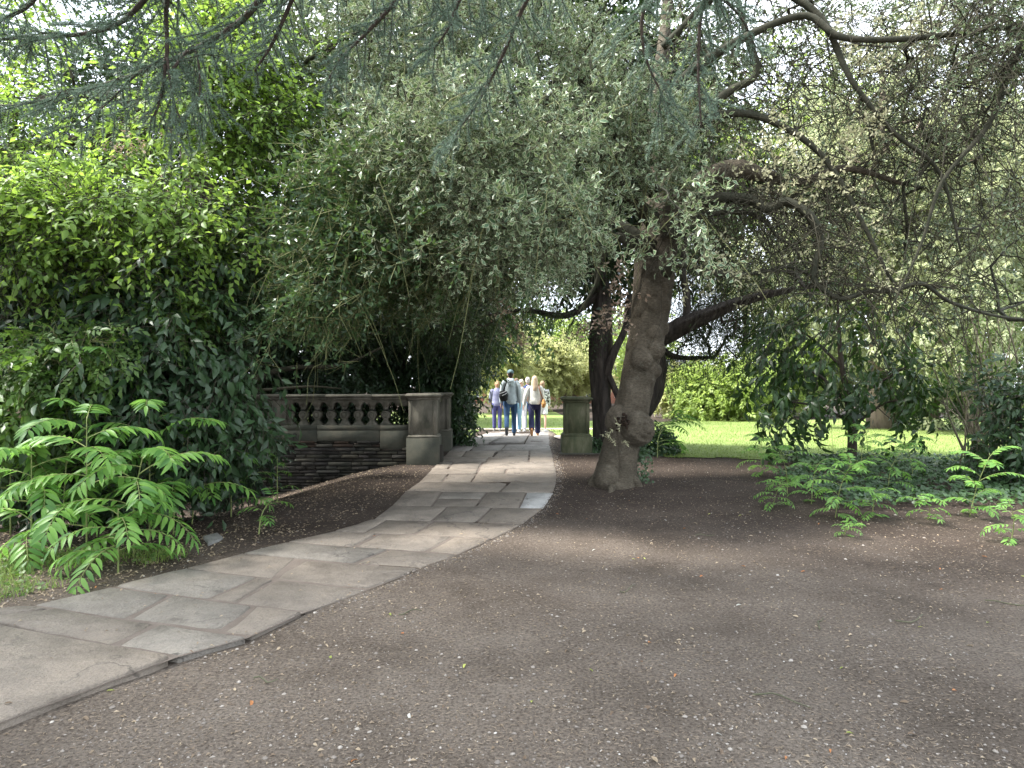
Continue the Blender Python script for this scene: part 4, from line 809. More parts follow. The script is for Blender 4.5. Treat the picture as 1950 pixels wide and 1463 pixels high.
# --- cherry laurel mass on the left
m_laurel = m_leaf('leaf_laurel', (.012, .03, .014), (.04, .08, .028), .4, .16, (.10, .2, .03))
m_laurel2 = m_leaf('leaf_dark_evergreen', (.010, .024, .012), (.032, .06, .025), .42, .16, (.08, .16, .03))
sp_l = multi_sprays(6, n=9, L=.42, ll=.135, sides=0, spread=55, droop=.45, jit=.3, hang=.3)+multi_sprays(3, n=13, L=.5, ll=.12, sides=2, spread=55, droop=.5, jit=.3, hang=.3)
T_L, T_LF = leaf5(.40, .14, .2), leaf_fine(.42, .12, .28, .02, 7)
lb = on_ground(215, 985)
woody('laurel_shrub', 'dark glossy cherry laurel bush above the sumac on the left', lb, [[(lb, .1), (P(230, 800, 7.9), .08), (P(250, 650, 8.0), .06), (P(200, 480, 8.2), .03)], [(P(225, 850, 7.8), .06), (P(330, 720, 7.8), .045), (P(430, 640, 7.9), .025)], [(P(220, 820, 7.8), .06), (P(100, 700, 8), .045), (P(0, 560, 8.2), .025)]],
      [pxblob(300, 640, 7.9, 160, 130, .8, 1.2), pxblob(120, 560, 8.2, 170, 140, .9, 1.1), pxblob(340, 780, 7.5, 110, 90, .6, .9), pxblob(200, 740, 7.7, 140, 110, .7, .8), pxblob(60, 720, 8, 110, 110, .8, .7), pxblob(395, 790, 7.7, 50, 50, .35, .25), pxblob(130, 880, 8.0, 170, 80, .5, .6), pxblob(330, 500, 8.3, 130, 90, .7, .5), pxblob(-80, 600, 8.2, 90, 260, .8, .7)],
      430, sp_l, 8, .17, T_L, m_laurel, m_bark, m_twig_dark, 'shrub', .3, .2, parts=260, fine=T_LF, center=P(250, 640, 9.0), twig_r=.005, tint=(.45, .4), droop=.5)
# dark low bush in front of the wall
db = on_ground(440, 930)
woody('evergreen_bush', 'low dark evergreen bush in deep shade before the retaining wall', db, [[(db, .05), (P(440, 870, 10), .04), (P(445, 820, 10), .02)], [(P(440, 880, 10), .03), (P(495, 850, 10), .015)]],
      [pxblob(420, 865, 10, 75, 55, .5, 1), pxblob(455, 840, 10, 45, 28, .4, .3), pxblob(360, 850, 10, 60, 80, .5, .5)], 130, multi_sprays(5, n=9, L=.3, ll=.085, spread=55, droop=.3, jit=.3), 7, .13, T_L, m_laurel2, m_bark, m_twig_dark, 'shrub', .3, .1, center=P(440, 870, 10.8), parts=60, fine=T_LF)
# --- bright hornbeam with pale yellow-green sprays
m_bright = m_leaf('leaf_hornbeam', (.075, .155, .028), (.2, .31, .055), .5, .46, (.38, .58, .09))
m_bright2 = m_leaf('leaf_midgreen', (.04, .085, .02), (.10, .17, .04), .45, .35, (.2, .36, .05))
sp_b = multi_sprays(6, n=11, L=.46, ll=.085, sides=0, spread=58, droop=.22, jit=.22)+multi_sprays(4, n=18, L=.6, ll=.08, sides=3, spread=58, droop=.25, jit=.22)
T_B, T_BF = leaf5(.5, .1, .14), leaf_fine(.5, .12, .18, .02, 7)
hbz = np.array([-4.6, 10.6, float(ground_z(-4.6, 10.6))])
stems = [[(hbz, .24), (P(420, 560, 10.6), .2), (P(370, 330, 10.5), .17), (P(360, 170, 10.4), .14), (P(420, 20, 10.3), .1), (P(450, -200, 10.3), .06)],
         [(P(380, 300, 10.5), .12), (P(320, 225, 10, ), .1), (P(180, 262, 9.6), .08), (P(60, 275, 9.3), .06), (P(-80, 300, 9), .04)],
         [(P(360, 250, 10.4), .12), (P(190, 180, 10, ), .09), (P(60, 200, 9.6), .07), (P(-60, 260, 9.2), .05)],
         [(P(370, 380, 10.5), .1), (P(250, 400, 9.6), .07), (P(100, 350, 9), .05), (P(-40, 330, 8.6), .03)],
         [(P(375, 420, 10.5), .09), (P(430, 360, 9.8), .06), (P(440, 330, 9.3), .04)],
         [(P(370, 460, 10.5), .08), (P(260, 560, 9.2), .05), (P(150, 640, 8.2), .035), (P(60, 730, 7.6), .02)]]
_, tgh = woody('hornbeam_tree', 'bright yellow-green hornbeam spreading over the left side with brown seed clusters', hbz, stems,
      [pxblob(430, 170, 8.4, 110, 110, .6, 1.5), pxblob(400, 60, 8.8, 130, 80, .7, 1.1), pxblob(60, 290, 8.8, 130, 90, .7, 1), pxblob(180, 395, 7.5, 200, 50, .45, 1.3), pxblob(60, 430, 7.4, 120, 60, .4, .9), pxblob(330, 425, 7.6, 120, 50, .4, .8), pxblob(250, 290, 9.2, 110, 60, .6, .45), pxblob(60, 100, 9.8, 150, 120, 1, .7), pxblob(480, 270, 8.4, 70, 70, .4, .5), pxblob(260, 480, 8.2, 130, 40, .5, .35), pxblob(-60, 330, 8.8, 120, 200, 1, .8), pxblob(430, 420, 8.8, 70, 50, .4, .35)],
      430, sp_b, 6, .2, T_B, m_bright, m_bark, m_twig_dark, 'tree', .3, .3, parts=260, fine=T_BF, center=P(330, 330, 12), twig_r=.004, droop=.15, tint=(.5, .45), rmax=.04)
hbt = [o for o in bpy.data.objects if o.name == 'hornbeam_tree'][0]
fsd = Foliage(); cc = np.array([P(x, y, d) for x, y, d in ((250, 270, 8), (230, 278, 8), (265, 265, 8), (215, 285, 8), (300, 340, 7.8), (140, 340, 7.8), (150, 430, 7.5), (110, 440, 7.5), (20, 430, 7.5), (60, 350, 7.6), (330, 230, 8.2), (200, 635, 6.9), (25, 770, 6.5), (100, 480, 7.5))])
pd = around(cc, 6, .09); dd_ = rng.normal(0, .25, pd.shape); dd_[:, 2] = -1; fsd.place(multi_sprays(3, n=8, L=.1, ll=.04, whorl=True, jit=.4, hang=.4), pd, dd_, 1.0, .5+.3*rng.normal(size=len(pd)), 1.5); crown(hbt, fsd, leaf5(.4), m_dead, None, stuff='seed_clusters')
# mid-green arching sprays lower down, in front of the laurel
sb = on_ground(20, 1000)
woody('arching_shrub', 'mid green arching shrub sprays reaching down from the left edge', sb, [[(sb, .06), (P(-20, 800, 7.3), .05), (P(60, 690, 7.2), .04), (P(150, 650, 7.1), .02), (P(205, 650, 7.0), .012)], [(P(-20, 850, 7.3), .03), (P(20, 790, 7), .02), (P(90, 760, 6.9), .012)], [(P(60, 690, 7.2), .03), (P(200, 610, 7.6), .02), (P(330, 595, 7.7), .012)]],
      [pxblob(110, 690, 7.0, 85, 45, .35, 1), pxblob(60, 750, 6.9, 80, 45, .3, .8), pxblob(300, 610, 7.5, 75, 25, .25, .45), pxblob(20, 800, 7, 50, 30, .3, .4), pxblob(190, 660, 6.9, 40, 20, .2, .25)], 150, multi_sprays(5, n=12, L=.34, ll=.075, spread=58, droop=.3, jit=.25), 5, .1, T_B, m_bright2, m_bark, m_twig_green, 'shrub', .2, .1, parts=150, fine=T_BF, center=P(80, 640, 8.5), droop=.35)
# --- background evergreens on the left
def bgtree(name, label, X, Y, H, blobs, ntar, per, mat, ll, sprs, **kw):
    b0 = np.array([X, Y, float(ground_z(X, Y))-.05]); top = b0+np.array([0, 0, H])
    st = [[(b0, kw.pop('r', .2)), (b0+np.array([.1, 0, H*.3]), .15), (b0+np.array([-.1, .1, H*.65]), .1), (top, .04)]]
    return woody(name, label, b0, st, blobs, ntar, sprs, per, kw.pop('rad', .3), kw.pop('tm', leaf4(.45)), mat, m_bark, m_twig_dark, **kw)
sp_m = multi_sprays(5, n=9, L=.45, ll=.13, sides=0, spread=55, droop=.35, jit=.35)
bgtree('evergreen_tree', 'dark evergreen tree standing behind the hornbeam at upper left', -7.0, 13, 7.5, [pxblob(230, 260, 13, 170, 150, 1.2, 1.2), pxblob(330, 440, 12.5, 190, 160, 1, 1.2), pxblob(60, 560, 12, 190, 200, 1, 1.2), pxblob(-60, 380, 12, 120, 200, 1, .6), pxblob(480, 380, 12.5, 120, 160, 1, .8), pxblob(200, 760, 12, 240, 120, .8, .8), pxblob(330, 120, 13, 200, 130, 1, .9), pxblob(120, 160, 13, 150, 110, 1, .4)], 520, 9, m_laurel2, .13, sp_m, rad=.25, carve=.15, shell=.2)
bgtree('evergreen_tree', 'dark evergreen tree filling the gap behind the balustrade left end', -5.6, 15, 6.5, [pxblob(520, 560, 14, 150, 140, 1, 1), pxblob(430, 640, 14, 150, 120, 1, .9), pxblob(600, 640, 14.5, 110, 130, 1, .7), pxblob(560, 760, 14, 180, 60, .7, .6), pxblob(620, 450, 14.5, 160, 120, 1, .8), pxblob(700, 690, 16.5, 150, 70, .8, 1.1), pxblob(830, 640, 17, 120, 90, .8, 1.1), pxblob(760, 560, 16, 170, 90, .8, .9), pxblob(560, 700, 15, 150, 60, .7, .7)], 560, 9, m_laurel2, .13, sp_m, rad=.25, carve=.2, shell=.2)
bgtree('evergreen_tree', 'unseen dark evergreen tree added beyond the left edge to shade the foreground', -9.2, 2.2, 13, [(-8.6, 2.6, 9.5, 2.6, 2.8, 2.6, 1), (-8.0, .2, 8.5, 2.4, 2.4, 2.2, .8), (-8.8, 2.5, 5.5, 2, 2.5, 2.0, .6), (-6.6, 1.2, 10.2, 2.2, 2.4, 1.6, .7), (-5.4, 3.4, 10.8, 2.2, 2.0, 1.4, .7)], 400, 8, m_laurel2, .16, sp_m, rad=.3, scale=(1.3, 1.8), carve=.15, shell=.3)  # stands out of view, added for the shade it casts on the foreground
bgtree('evergreen_tree', 'tall dark tree behind the yew whose crown closes the canopy over the path', P(1146, 800, 15.5)[0], 15.5, 9, [pxblob(1000, 160, 13.5, 260, 170, 1.2, 1.3), pxblob(750, 180, 13.5, 220, 190, 1.2, 1.2), pxblob(1200, 200, 13.5, 180, 190, 1.2, 1.0), pxblob(900, 400, 14, 240, 120, 1, 1.1), pxblob(900, -60, 13, 400, 130, 1.5, 1.0), pxblob(1130, 430, 14.5, 160, 100, 1, .8)], 620, 8, m_laurel2, .14, multi_sprays(5, n=9, L=.5, ll=.16, sides=0, spread=55, droop=.35, jit=.35), rad=.3, carve=.15, shell=.1, r=.14)
# bush behind and beside the rear pillar, overhanging the path
vb = np.array([-2.0, 16.3, float(ground_z(-2, 16.3))])
woody('laurel_shrub', 'dark glossy evergreen bush rising beside the rear pillar at the path edge', vb, [[(vb, .12), (P(815, 720, 16), .09), (P(800, 600, 15.5), .06)], [(P(815, 740, 16), .06), (P(880, 670, 15), .04), (P(925, 640, 14.5), .02)], [(P(815, 740, 16), .06), (P(740, 650, 15.5), .04), (P(680, 600, 15), .02)]],
      [pxblob(852, 760, 15.6, 32, 75, .6, 1), pxblob(850, 690, 15.2, 52, 50, .6, .9), pxblob(800, 680, 15.5, 90, 70, .8, .8), pxblob(720, 640, 15.5, 100, 80, .8, .7), pxblob(856, 812, 15.2, 28, 26, .4, .4), pxblob(760, 760, 15.5, 90, 50, .6, .5), pxblob(650, 780, 15, 120, 50, .6, .4)], 330, multi_sprays(5, n=9, L=.36, ll=.11, spread=55, droop=.4, jit=.3, hang=.2), 8, .17, T_L, m_laurel, m_bark, m_twig_dark, 'shrub', .3, .15, parts=80, fine=T_LF, center=P(800, 690, 17), droop=.4)
# leaning bare stems over the balustrade
for k, (lab, pts) in enumerate((('bare dark branch lying along the top of the balustrade', [(380, 775, 12.0, .03), (430, 746, 11.9, .034), (510, 742, 11.85, .028), (590, 736, 11.9, .02), (650, 740, 12, .01)]),
        ('bare dark branch rising from the balustrade into the trees', [(440, 752, 12.3, .07), (500, 715, 12.6, .06), (560, 700, 13, .05), (650, 695, 13.4, .035), (730, 660, 13.6, .02)]))):
    q = cr([list(P(x, y, d))+[r] for x, y, d, r in pts], 6); o = tube_mesh('fallen_branch', q, q[:, 3], 9, m_twig_dark, None, .12, k); tag(o, lab, 'branch')
# --- yew behind the holly
m_yew = m_leaf('leaf_yew', (.012, .028, .01), (.045, .085, .025), .45, .15, (.12, .22, .04))
m_yewbark = m_rough('yew_bark', [(.3, (.022, .019, .016)), (.55, (.06, .05, .043)), (.8, (.12, .1, .085))], 14, .95, 30, .06, stretch=(1, 1, .2))
yb = on_ground(1150, 858); YY = yb[1]
yew = empty('yew_tree', yb, 'dark yew with twisted fluted stems behind the gnarled holly trunk', 'tree')
YL = [[(1152, 862, YY, .22), (1147, 800, YY, .19), (1143, 720, YY, .17), (1140, 640, YY, .17), (1146, 560, YY, .15), (1130, 470, YY, .13), (1120, 350, YY, .08)],
      [(1146, 735, YY, .08), (1158, 700, YY-.1, .09), (1172, 665, YY-.1, .08), (1190, 625, YY, .07), (1200, 560, YY, .06)],
      [(1152, 700, YY-.05, .06), (1168, 735, YY-.1, .06), (1185, 770, YY-.1, .06), (1205, 800, YY, .07)],
      [(1205, 862, YY+.1, .2), (1215, 800, YY+.1, .18), (1240, 750, YY+.1, .2), (1252, 700, YY, .15), (1250, 655, YY-.2, .15), (1290, 625, YY-.4, .16), (1345, 600, YY-.6, .135), (1420, 572, YY-.8, .095), (1500, 553, YY-1, .06), (1600, 540, YY-1.1, .03), (1720, 550, YY-1.2, .014)],
      [(1305, 620, YY-.4, .07), (1308, 570, YY-.3, .06), (1300, 500, YY-.2, .05), (1310, 430, YY-.2, .03)],
      [(1140, 560, YY, .08), (1080, 600, YY-.3, .06), (1000, 590, YY-.6, .04), (930, 600, YY-.8, .02)],
      [(1135, 520, YY, .08), (1060, 500, YY-.2, .06), (980, 520, YY-.4, .04), (900, 560, YY-.5, .02)],
      [(1250, 660, YY, .09), (1290, 680, YY+.3, .05), (1360, 680, YY+.6, .03)],
      [(1128, 480, YY, .09), (1000, 420, YY+.5, .06), (850, 480, YY+.5, .04), (720, 560, YY+.3, .025), (640, 620, YY, .015)]]
sd = []
for k, lm in enumerate(YL):
    q = cr([list(P(x, y, d))+[r] for x, y, d, r in lm], 9); V, F = tube(q[:, :3], q[:, 3], 20); c_ = V.mean(1, keepdims=True); ang = np.linspace(0, 2*PI, 20, endpoint=False)[None]; hh = np.linspace(0, len(lm), len(V))[:, None]
    V = c_+(V-c_)*(1+.16*np.sin(ang*4+hh*.7)+.1*np.sin(ang*7-hh*.9)+.12*snoise(V, 5, k))[..., None]; s_ = V.shape[1]
    link('trunk' if k == 0 else 'limb', mesh_np('limb', V.reshape(-1, 3), [F, np.array([[(len(V)-1)*s_+j for j in range(s_)]])], True), yew, m_yewbark); sd += [x[:3] for x in q[3:]]
tg, _ = blob_points([pxblob(1390, 625, YY+.2, 110, 55, .6, 1.9), pxblob(1350, 545, YY+.6, 110, 90, .7, 3.2), pxblob(1480, 500, YY+.5, 120, 80, .8, 2.0), pxblob(1040, 585, YY-.4, 100, 36, .6, .7), pxblob(960, 560, YY-.5, 110, 60, .7, .6), pxblob(1090, 520, YY, 100, 60, .8, .7), pxblob(1290, 680, YY+.5, 60, 40, .5, .5), pxblob(820, 560, YY+.4, 150, 80, .8, .9), pxblob(700, 600, YY+.2, 110, 70, .7, .6), pxblob(880, 630, YY, 80, 40, .5, .6), pxblob(1100, 400, YY+.4, 200, 120, 1, .8), pxblob(1400, 400, YY+.6, 200, 120, 1, .8), pxblob(1125, 625, YY-.2, 30, 30, .3, .12)], 860, .1, .12, 1.5, 3)
nd, pa, ct = grow(np.array(sd), tg, .25, .12, -.02); link('branches', wood_mesh('branches', nd, pa, ct, .006, .42, .05, 4), yew, m_bark, 'stuff')
f = Foliage(); pp = around(tg, 6, .2); f.place(multi_sprays(5, n=13, L=.34, ll=.056, sides=2, spread=65, droop=.5, jit=.2), pp, out_dirs(pp, P(1200, 560, YY), .7, .6), rng.uniform(.8, 1.3, len(pp)), .5+.4*snoise(pp, 2, 4), .5)
f.tw = f.tw[::3]; crown(yew, f, leaf4(.28, .05, .1), m_yew, m_twig_dark, .003)
# --- small large-leaved evergreen on the right
lr = on_ground(1622, 884); RY = lr[1]
m_loq = m_leaf('leaf_large_evergreen', (.010, .028, .011), (.036, .072, .024), .42, .2, (.12, .24, .03))
woody('young_evergreen', 'young dark evergreen tree with large drooping leaves beside the ivy on the right', lr, [[(lr, .085), (P(1622, 820, RY), .075), (P(1612, 745, RY), .06), (P(1602, 690, RY), .045), (P(1597, 620, RY), .03), (P(1595, 560, RY), .015)], [(P(1614, 768, RY), .035), (P(1560, 715, RY-.2), .025), (P(1490, 690, RY-.3), .015)], [(P(1614, 768, RY), .035), (P(1680, 725, RY-.2), .022), (P(1740, 690, RY-.3), .012)], [(P(1620, 815, RY), .03), (P(1680, 770, RY-.2), .02), (P(1730, 760, RY-.3), .01)], [(P(1618, 800, RY), .03), (P(1540, 770, RY-.3), .02), (P(1470, 765, RY-.4), .01)], [(P(1604, 700, RY), .03), (P(1540, 640, RY+.2), .02), (P(1480, 620, RY+.3), .01)]],
      [pxblob(1600, 650, RY, 130, 80, .9, 1.2), pxblob(1530, 730, RY-.3, 90, 60, .6, .8), pxblob(1680, 690, RY-.2, 80, 60, .6, .8), pxblob(1510, 660, RY, 80, 60, .6, .6), pxblob(1600, 780, RY-.3, 120, 40, .5, .6), pxblob(1690, 770, RY-.3, 60, 30, .4, .3), pxblob(1500, 790, RY-.3, 50, 30, .4, .3), pxblob(1600, 560, RY+.1, 80, 50, .6, .3)],
      80, multi_sprays(6, n=8, L=.42, ll=.2, spread=60, droop=.5, jit=.3, hang=.45), 4, .2, T_L, m_loq, m_bark, m_twig_dark, 'tree', .3, .25, parts=230, fine=leaf_fine(.36, .14, .3, .02, 7), center=P(1600, 680, RY), droop=.3, scale=(.8, 1.1), side=.7)
# --- thin upright stems of the twiggy shrub at the right edge
tb = on_ground(1885, 905); TY = tb[1]
m_wand = m_rough('wand_bark', [(.3, (.10, .085, .055)), (.7, (.21, .185, .13))], 12, .9, 40, .004)
ts = empty('twiggy_shrub', tb, 'twiggy shrub of many thin upright stems at the right edge', 'shrub')
tg = []
for k in range(46):
    b0 = tb+np.array([rng.normal(0, .22), rng.normal(0, .25), -.05]); e = P(rng.uniform(1740, 2000), rng.uniform(520, 760), TY+rng.normal(0, .6)); m_ = (b0+e)/2+np.array([rng.normal(0, .15), rng.normal(0, .15), .2])
    q = cr([b0, m_, e], 8); tube_mesh('stem', q, np.linspace(rng.uniform(.012, .026), .004, len(q)), 5, m_wand, ts, 0, k); tg += list(q[6:])
tg = np.array(tg)[rng.integers(0, len(tg), 260)]+rng.normal(0, .15, (260, 3)); f = Foliage(); f.place(multi_sprays(4, n=9, L=.34, ll=.045, spread=55, droop=.1, jit=.3, whorl=True), tg, out_dirs(tg, tb, -.1, .6), rng.uniform(.8, 1.4, 260), .5+.4*rng.normal(size=260), 1)
crown(ts, f, T_B, m_bright2, m_wand, .003)
# glossy shrub in the right corner
cb = on_ground(1965, 930)
woody('evergreen_bush', 'dark glossy bush cut off by the right edge above the ivy', cb, [[(cb, .05), (P(1950, 850, cb[1]), .04), (P(1935, 760, cb[1]), .02)]], [pxblob(1940, 770, cb[1], 45, 60, .4, 1), pxblob(1930, 860, cb[1], 55, 50, .4, 1), pxblob(1990, 800, cb[1], 60, 100, .5, 1)], 70, sp_l, 4, .14, T_L, m_laurel, m_bark, m_twig_dark, 'shrub', .2, .1, center=P(1960, 800, cb[1]+.4))
# yew-like dark sprays hanging into the frame at the right
# ================================================================== far trees beyond the lawn
m_far1 = m_leaf('leaf_far_yellow', (.24, .27, .10), (.48, .49, .22), .5, .5, (.6, .62, .28))
m_far2 = m_leaf('leaf_far_green', (.12, .19, .05), (.3, .38, .11), .5, .48, (.48, .62, .15))
m_far3 = m_leaf('leaf_far_dark', (.025, .055, .02), (.07, .12, .035), .45, .25, (.15, .25, .05))
m_far4 = m_leaf('leaf_far_pale', (.19, .23, .12), (.44, .47, .28), .5, .48, (.58, .62, .34))
m_farbark = m_rough('far_bark', [(.3, (.09, .07, .055)), (.7, (.2, .16, .12))], 5, .95, 14, .03, stretch=(1, 1, .3))
FAR_K = .55
def fartree(x, ytop, ybase, Y, halfw, mat, label, name='park_tree', low=.25, ntar=260, per=10, ll=.2, tr=.2, gap=.15, multi=1):
    X = (x-CX)/FPX*Y; zb = float(ground_z(X, Y)); zt = CAMZ+(CY-ytop)/FPX*Y; H = zt-zb; rw = halfw*Y/FPX; b0 = np.array([X, Y, zb-.1]); st = []
    for k in range(multi):
        ox = (k-(multi-1)/2)*.7; st.append([(b0+np.array([ox*.6, 0, 0]), tr), (b0+np.array([ox, 0, H*.25]), tr*.8), (b0+np.array([ox*1.5+rng.normal(0, .2), rng.normal(0, .2), H*.55]), tr*.5), (b0+np.array([ox*1.8, 0, H*.9]), tr*.15)])
    for k in range(5):
        a = 2*PI*k/5+.4; st.append([(b0+np.array([0, 0, H*(.3+.07*k)]), tr*.5), (b0+np.array([math.cos(a)*rw*.45, math.sin(a)*rw*.45, H*(.42+.07*k)]), tr*.3), (b0+np.array([math.cos(a)*rw*.85, math.sin(a)*rw*.85, H*(.45+.08*k)]), tr*.1)])
    c_ = b0+np.array([0, 0, H*(.5+low/2)]); rz = H*(.5-low/2); bl = [(c_[0], c_[1], c_[2], rw*.75, rw*.75, rz, 1.2)]
    for k in range(7):
        a = rng.uniform(0, 2*PI); e = rng.uniform(-.6, .7); bl.append((c_[0]+math.cos(a)*rw*.6, c_[1]+math.sin(a)*rw*.6, c_[2]+e*rz*.75, rw*.42, rw*.42, rz*.33, .55))
    return woody(name, label, b0, st, bl, int(ntar*(FAR_K if ntar < 370 or Y > 30 else 1.1)), multi_sprays(4, n=9, L=ll*2.4, ll=ll, spread=55, droop=.3, jit=.4), per, ll*2.1, leaf4(.62), mat, m_farbark, m_farbark, 'tree', .55, gap, 1.0*14/max(rw, 3)/3, .3, center=c_, wr=.012, twig_r=0, rmax=tr*.5, group=None, seed=int(x) % 97, tf=.9)
fartree(1010, 640, 783, 53, 75, m_far1, 'yellow-green tree beyond the lawn directly above the walkers', low=.15, ntar=360, ll=.24)
fartree(1085, 655, 783, 56, 70, m_far1, 'pale yellow tree with two dark trunks beyond the lawn left of the yew stem', low=.28, ntar=300, ll=.24, multi=2, tr=.28)
fartree(940, 600, 790, 46, 70, m_far1, 'green tree beyond the lawn left of the walkers', low=.05, ntar=320, ll=.22)
fartree(1150, 560, 783, 68, 130, m_far2, 'tall pale green tree far behind the yew', low=.2, ntar=300, ll=.3)
fartree(1060, 575, 783, 80, 150, m_far3, 'tall dark tree far behind the walkers', low=.1, ntar=300, ll=.34)
fartree(1370, 690, 805, 36, 75, m_far2, 'sunlit bushy tree beyond the lawn right of the holly trunk', low=.05, ntar=330, ll=.2)
fartree(1310, 700, 805, 39, 60, m_far1, 'yellowish bush tree beyond the lawn nearest the holly trunk', low=.1, ntar=240, ll=.2)
fartree(1460, 640, 805, 40, 90, m_far2, 'leafy green tree behind the young evergreen', low=.05, ntar=320, ll=.22)
fartree(1560, 560, 805, 42, 110, m_far4, 'pale green tree behind and above the young evergreen', low=.05, ntar=330, ll=.24)
fartree(1680, 40, 830, 25, 260, m_far4, 'big pale-leaved tree with a broad pinkish trunk behind the ivy', low=.16, ntar=620, per=10, ll=.18, tr=.55, gap=.2)
fartree(1850, 200, 830, 22, 190, m_far4, 'pale variegated tree behind the twiggy shrub at right', low=.05, ntar=480, per=9, ll=.15, gap=.25)
fartree(1990, 60, 830, 27, 220, m_far2, 'green tree at the far right behind the pale one', low=.05, ntar=380, ll=.2)
fartree(1780, 640, 822, 24, 95, m_far3, 'dark low bush in the shade behind the ivy bed', low=.0, ntar=240, ll=.13)
fartree(1420, 60, 800, 44, 260, m_far2, 'tall tree seen through the holly branches', low=.2, ntar=420, ll=.3, gap=.3)
fartree(1200, 60, 790, 50, 240, m_far3, 'tall dark tree behind the top of the holly trunk', low=.25, ntar=460, ll=.36)
fartree(820, 120, 800, 34, 230, m_far3, 'tall dark tree behind the bushes left of the path', low=.05, ntar=320, ll=.3)
fartree(560, 120, 800, 28, 230, m_far3, 'tall dark tree behind the balustrade', low=.05, ntar=240, ll=.26)
fartree(300, 330, 800, 30, 240, m_far3, 'tall dark tree standing behind the left evergreens', low=.05, ntar=200, ll=.28)
fartree(60, 260, 800, 27, 220, m_far2, 'green tree behind the hornbeam at the far left', low=.05, ntar=240, ll=.26)
# ================================================================== cedar overhead
m_needle = m_leaf('cedar_needle', (.075, .125, .09), (.19, .27, .205), .55, .2, (.2, .3, .2))
m_cbark = m_rough('cedar_bark', [(.3, (.04, .032, .028)), (.7, (.10, .08, .066))], 12, .95, 40, .02)
cedar = empty('cedar_tree', (7.0, -5.5, 0), 'blue-grey cedar whose needled boughs hang into the top of the picture', 'tree')
q = np.array([(7, -5.5, -.2, .7), (7, -5.45, 3, .6), (6.9, -5.4, 8, .5), (6.8, -5.4, 14, .3)]); tube_mesh('trunk', cr(q, 6), cr(q, 6)[:, 3], 16, m_cbark, cedar, .1)
def bough(pts): return cr([list(P(x, y, d))+[r] for x, y, d, r in pts], 7)
CB = [[(700, -260, 5.0, .07), (520, -30, 5.6, .035), (430, 60, 5.9, .026), (260, 140, 6.2, .018), (60, 195, 6.4, .01), (-30, 200, 6.5, .008)],
      [(480, -240, 5.2, .05), (330, -40, 5.6, .025), (318, 100, 5.8, .018), (305, 190, 5.9, .012), (285, 235, 5.9, .006)],
      [(420, -200, 5.2, .05), (270, 5, 5.6, .025), (180, 60, 5.8, .018), (0, 75, 6.0, .012), (-60, 90, 6.1, .01)],
      [(640, -200, 5.0, .05), (560, -10, 5.4, .02), (520, 80, 5.6, .014), (485, 135, 5.7, .006)],
      [(900, -220, 5.0, .05), (770, -20, 5.4, .02), (700, 60, 5.6, .014), (650, 110, 5.7, .008), (620, 160, 5.7, .005)],
      [(1180, -250, 5.2, .06), (1020, -30, 5.8, .022), (950, 120, 6.2, .016), (900, 210, 6.4, .011), (830, 300, 6.5, .006)],
      [(1380, -240, 5.4, .05), (1240, -20, 5.8, .02), (1225, 90, 6.0, .014), (1265, 190, 6.1, .007)],
      [(1480, -240, 5.4, .05), (1350, -20, 5.8, .02), (1330, 110, 6.0, .014), (1335, 240, 6.1, .007)],
      [(200, -220, 5.2, .05), (80, -20, 5.6, .02), (20, 30, 5.7, .014), (-60, 40, 5.8, .01)],
      [(1000, -200, 5.4, .05), (880, -10, 5.7, .018), (850, 60, 5.8, .01), (800, 120, 5.9, .006)],
      [(330, 130, 5.8, .014), (370, 90, 5.9, .012), (380, 180, 5.95, .008), (350, 230, 6, .004)],
      [(318, 110, 5.8, .012), (330, 190, 5.85, .009), (350, 240, 5.9, .004)],
      [(260, 140, 6.2, .012), (200, 200, 6.2, .008), (140, 240, 6.2, .004)],
      [(1300, -60, 5.8, .02), (1400, 20, 6, .012), (1440, 90, 6.1, .006)]]
tw_p, tw_d, tw_t = [], [], []; side_l = []
for k, bo in enumerate(CB):
    q = bough(bo); tube_mesh('bough', q, q[:, 3], 7, m_cbark, cedar, .1, k)
    lens = np.concatenate([[0], np.cumsum(np.linalg.norm(np.diff(q[:, :3], axis=0), axis=1))]); s_ = 0.1; sg = 1
    while s_ < lens[-1]:
        o_ = np.array([np.interp(s_, lens, q[:, j]) for j in range(3)]); e_ = np.array([np.interp(s_+.02, lens, q[:, j]) for j in range(3)]); t_ = e_-o_; t_ /= np.linalg.norm(t_)+1e-9
        sd_ = np.cross(t_, [0, 0, 1]); sd_ /= np.linalg.norm(sd_)+1e-9; l_ = rng.uniform(.14, .5)*(1.15-.55*s_/lens[-1])
        d_ = t_*.55+sd_*sg*.75+np.array([0, 0, rng.normal(-.25, .25)])+rng.normal(0, .2, 3); d_ /= np.linalg.norm(d_)
        u_ = np.linspace(0, 1, 7)[:, None]; side_l.append(o_+d_*l_*u_+np.array([0, 0, -.28])*l_*u_**2); sg = -sg; s_ += rng.uniform(.028, .06)
side_l = np.array(side_l)
sub = side_l[rng.integers(0, len(side_l), int(len(side_l)*1.1))]; kk = rng.integers(2, 6, len(sub)); o_ = sub[np.arange(len(sub)), kk]; d_ = sub[:, 6]-sub[:, 0]; d_ = d_+rng.normal(0, .6, d_.shape)*np.linalg.norm(d_, axis=1, keepdims=True); u_ = np.linspace(0, .5, 7)[None, :, None]
side_all = np.concatenate([side_l, o_[:, None]+d_[:, None]*u_])
V, F = thin_tubes(side_all[:, ::3], .0045, .002, 3); link('twigs', mesh_np('twigs', V, [F], True), cedar, m_cbark, 'stuff')
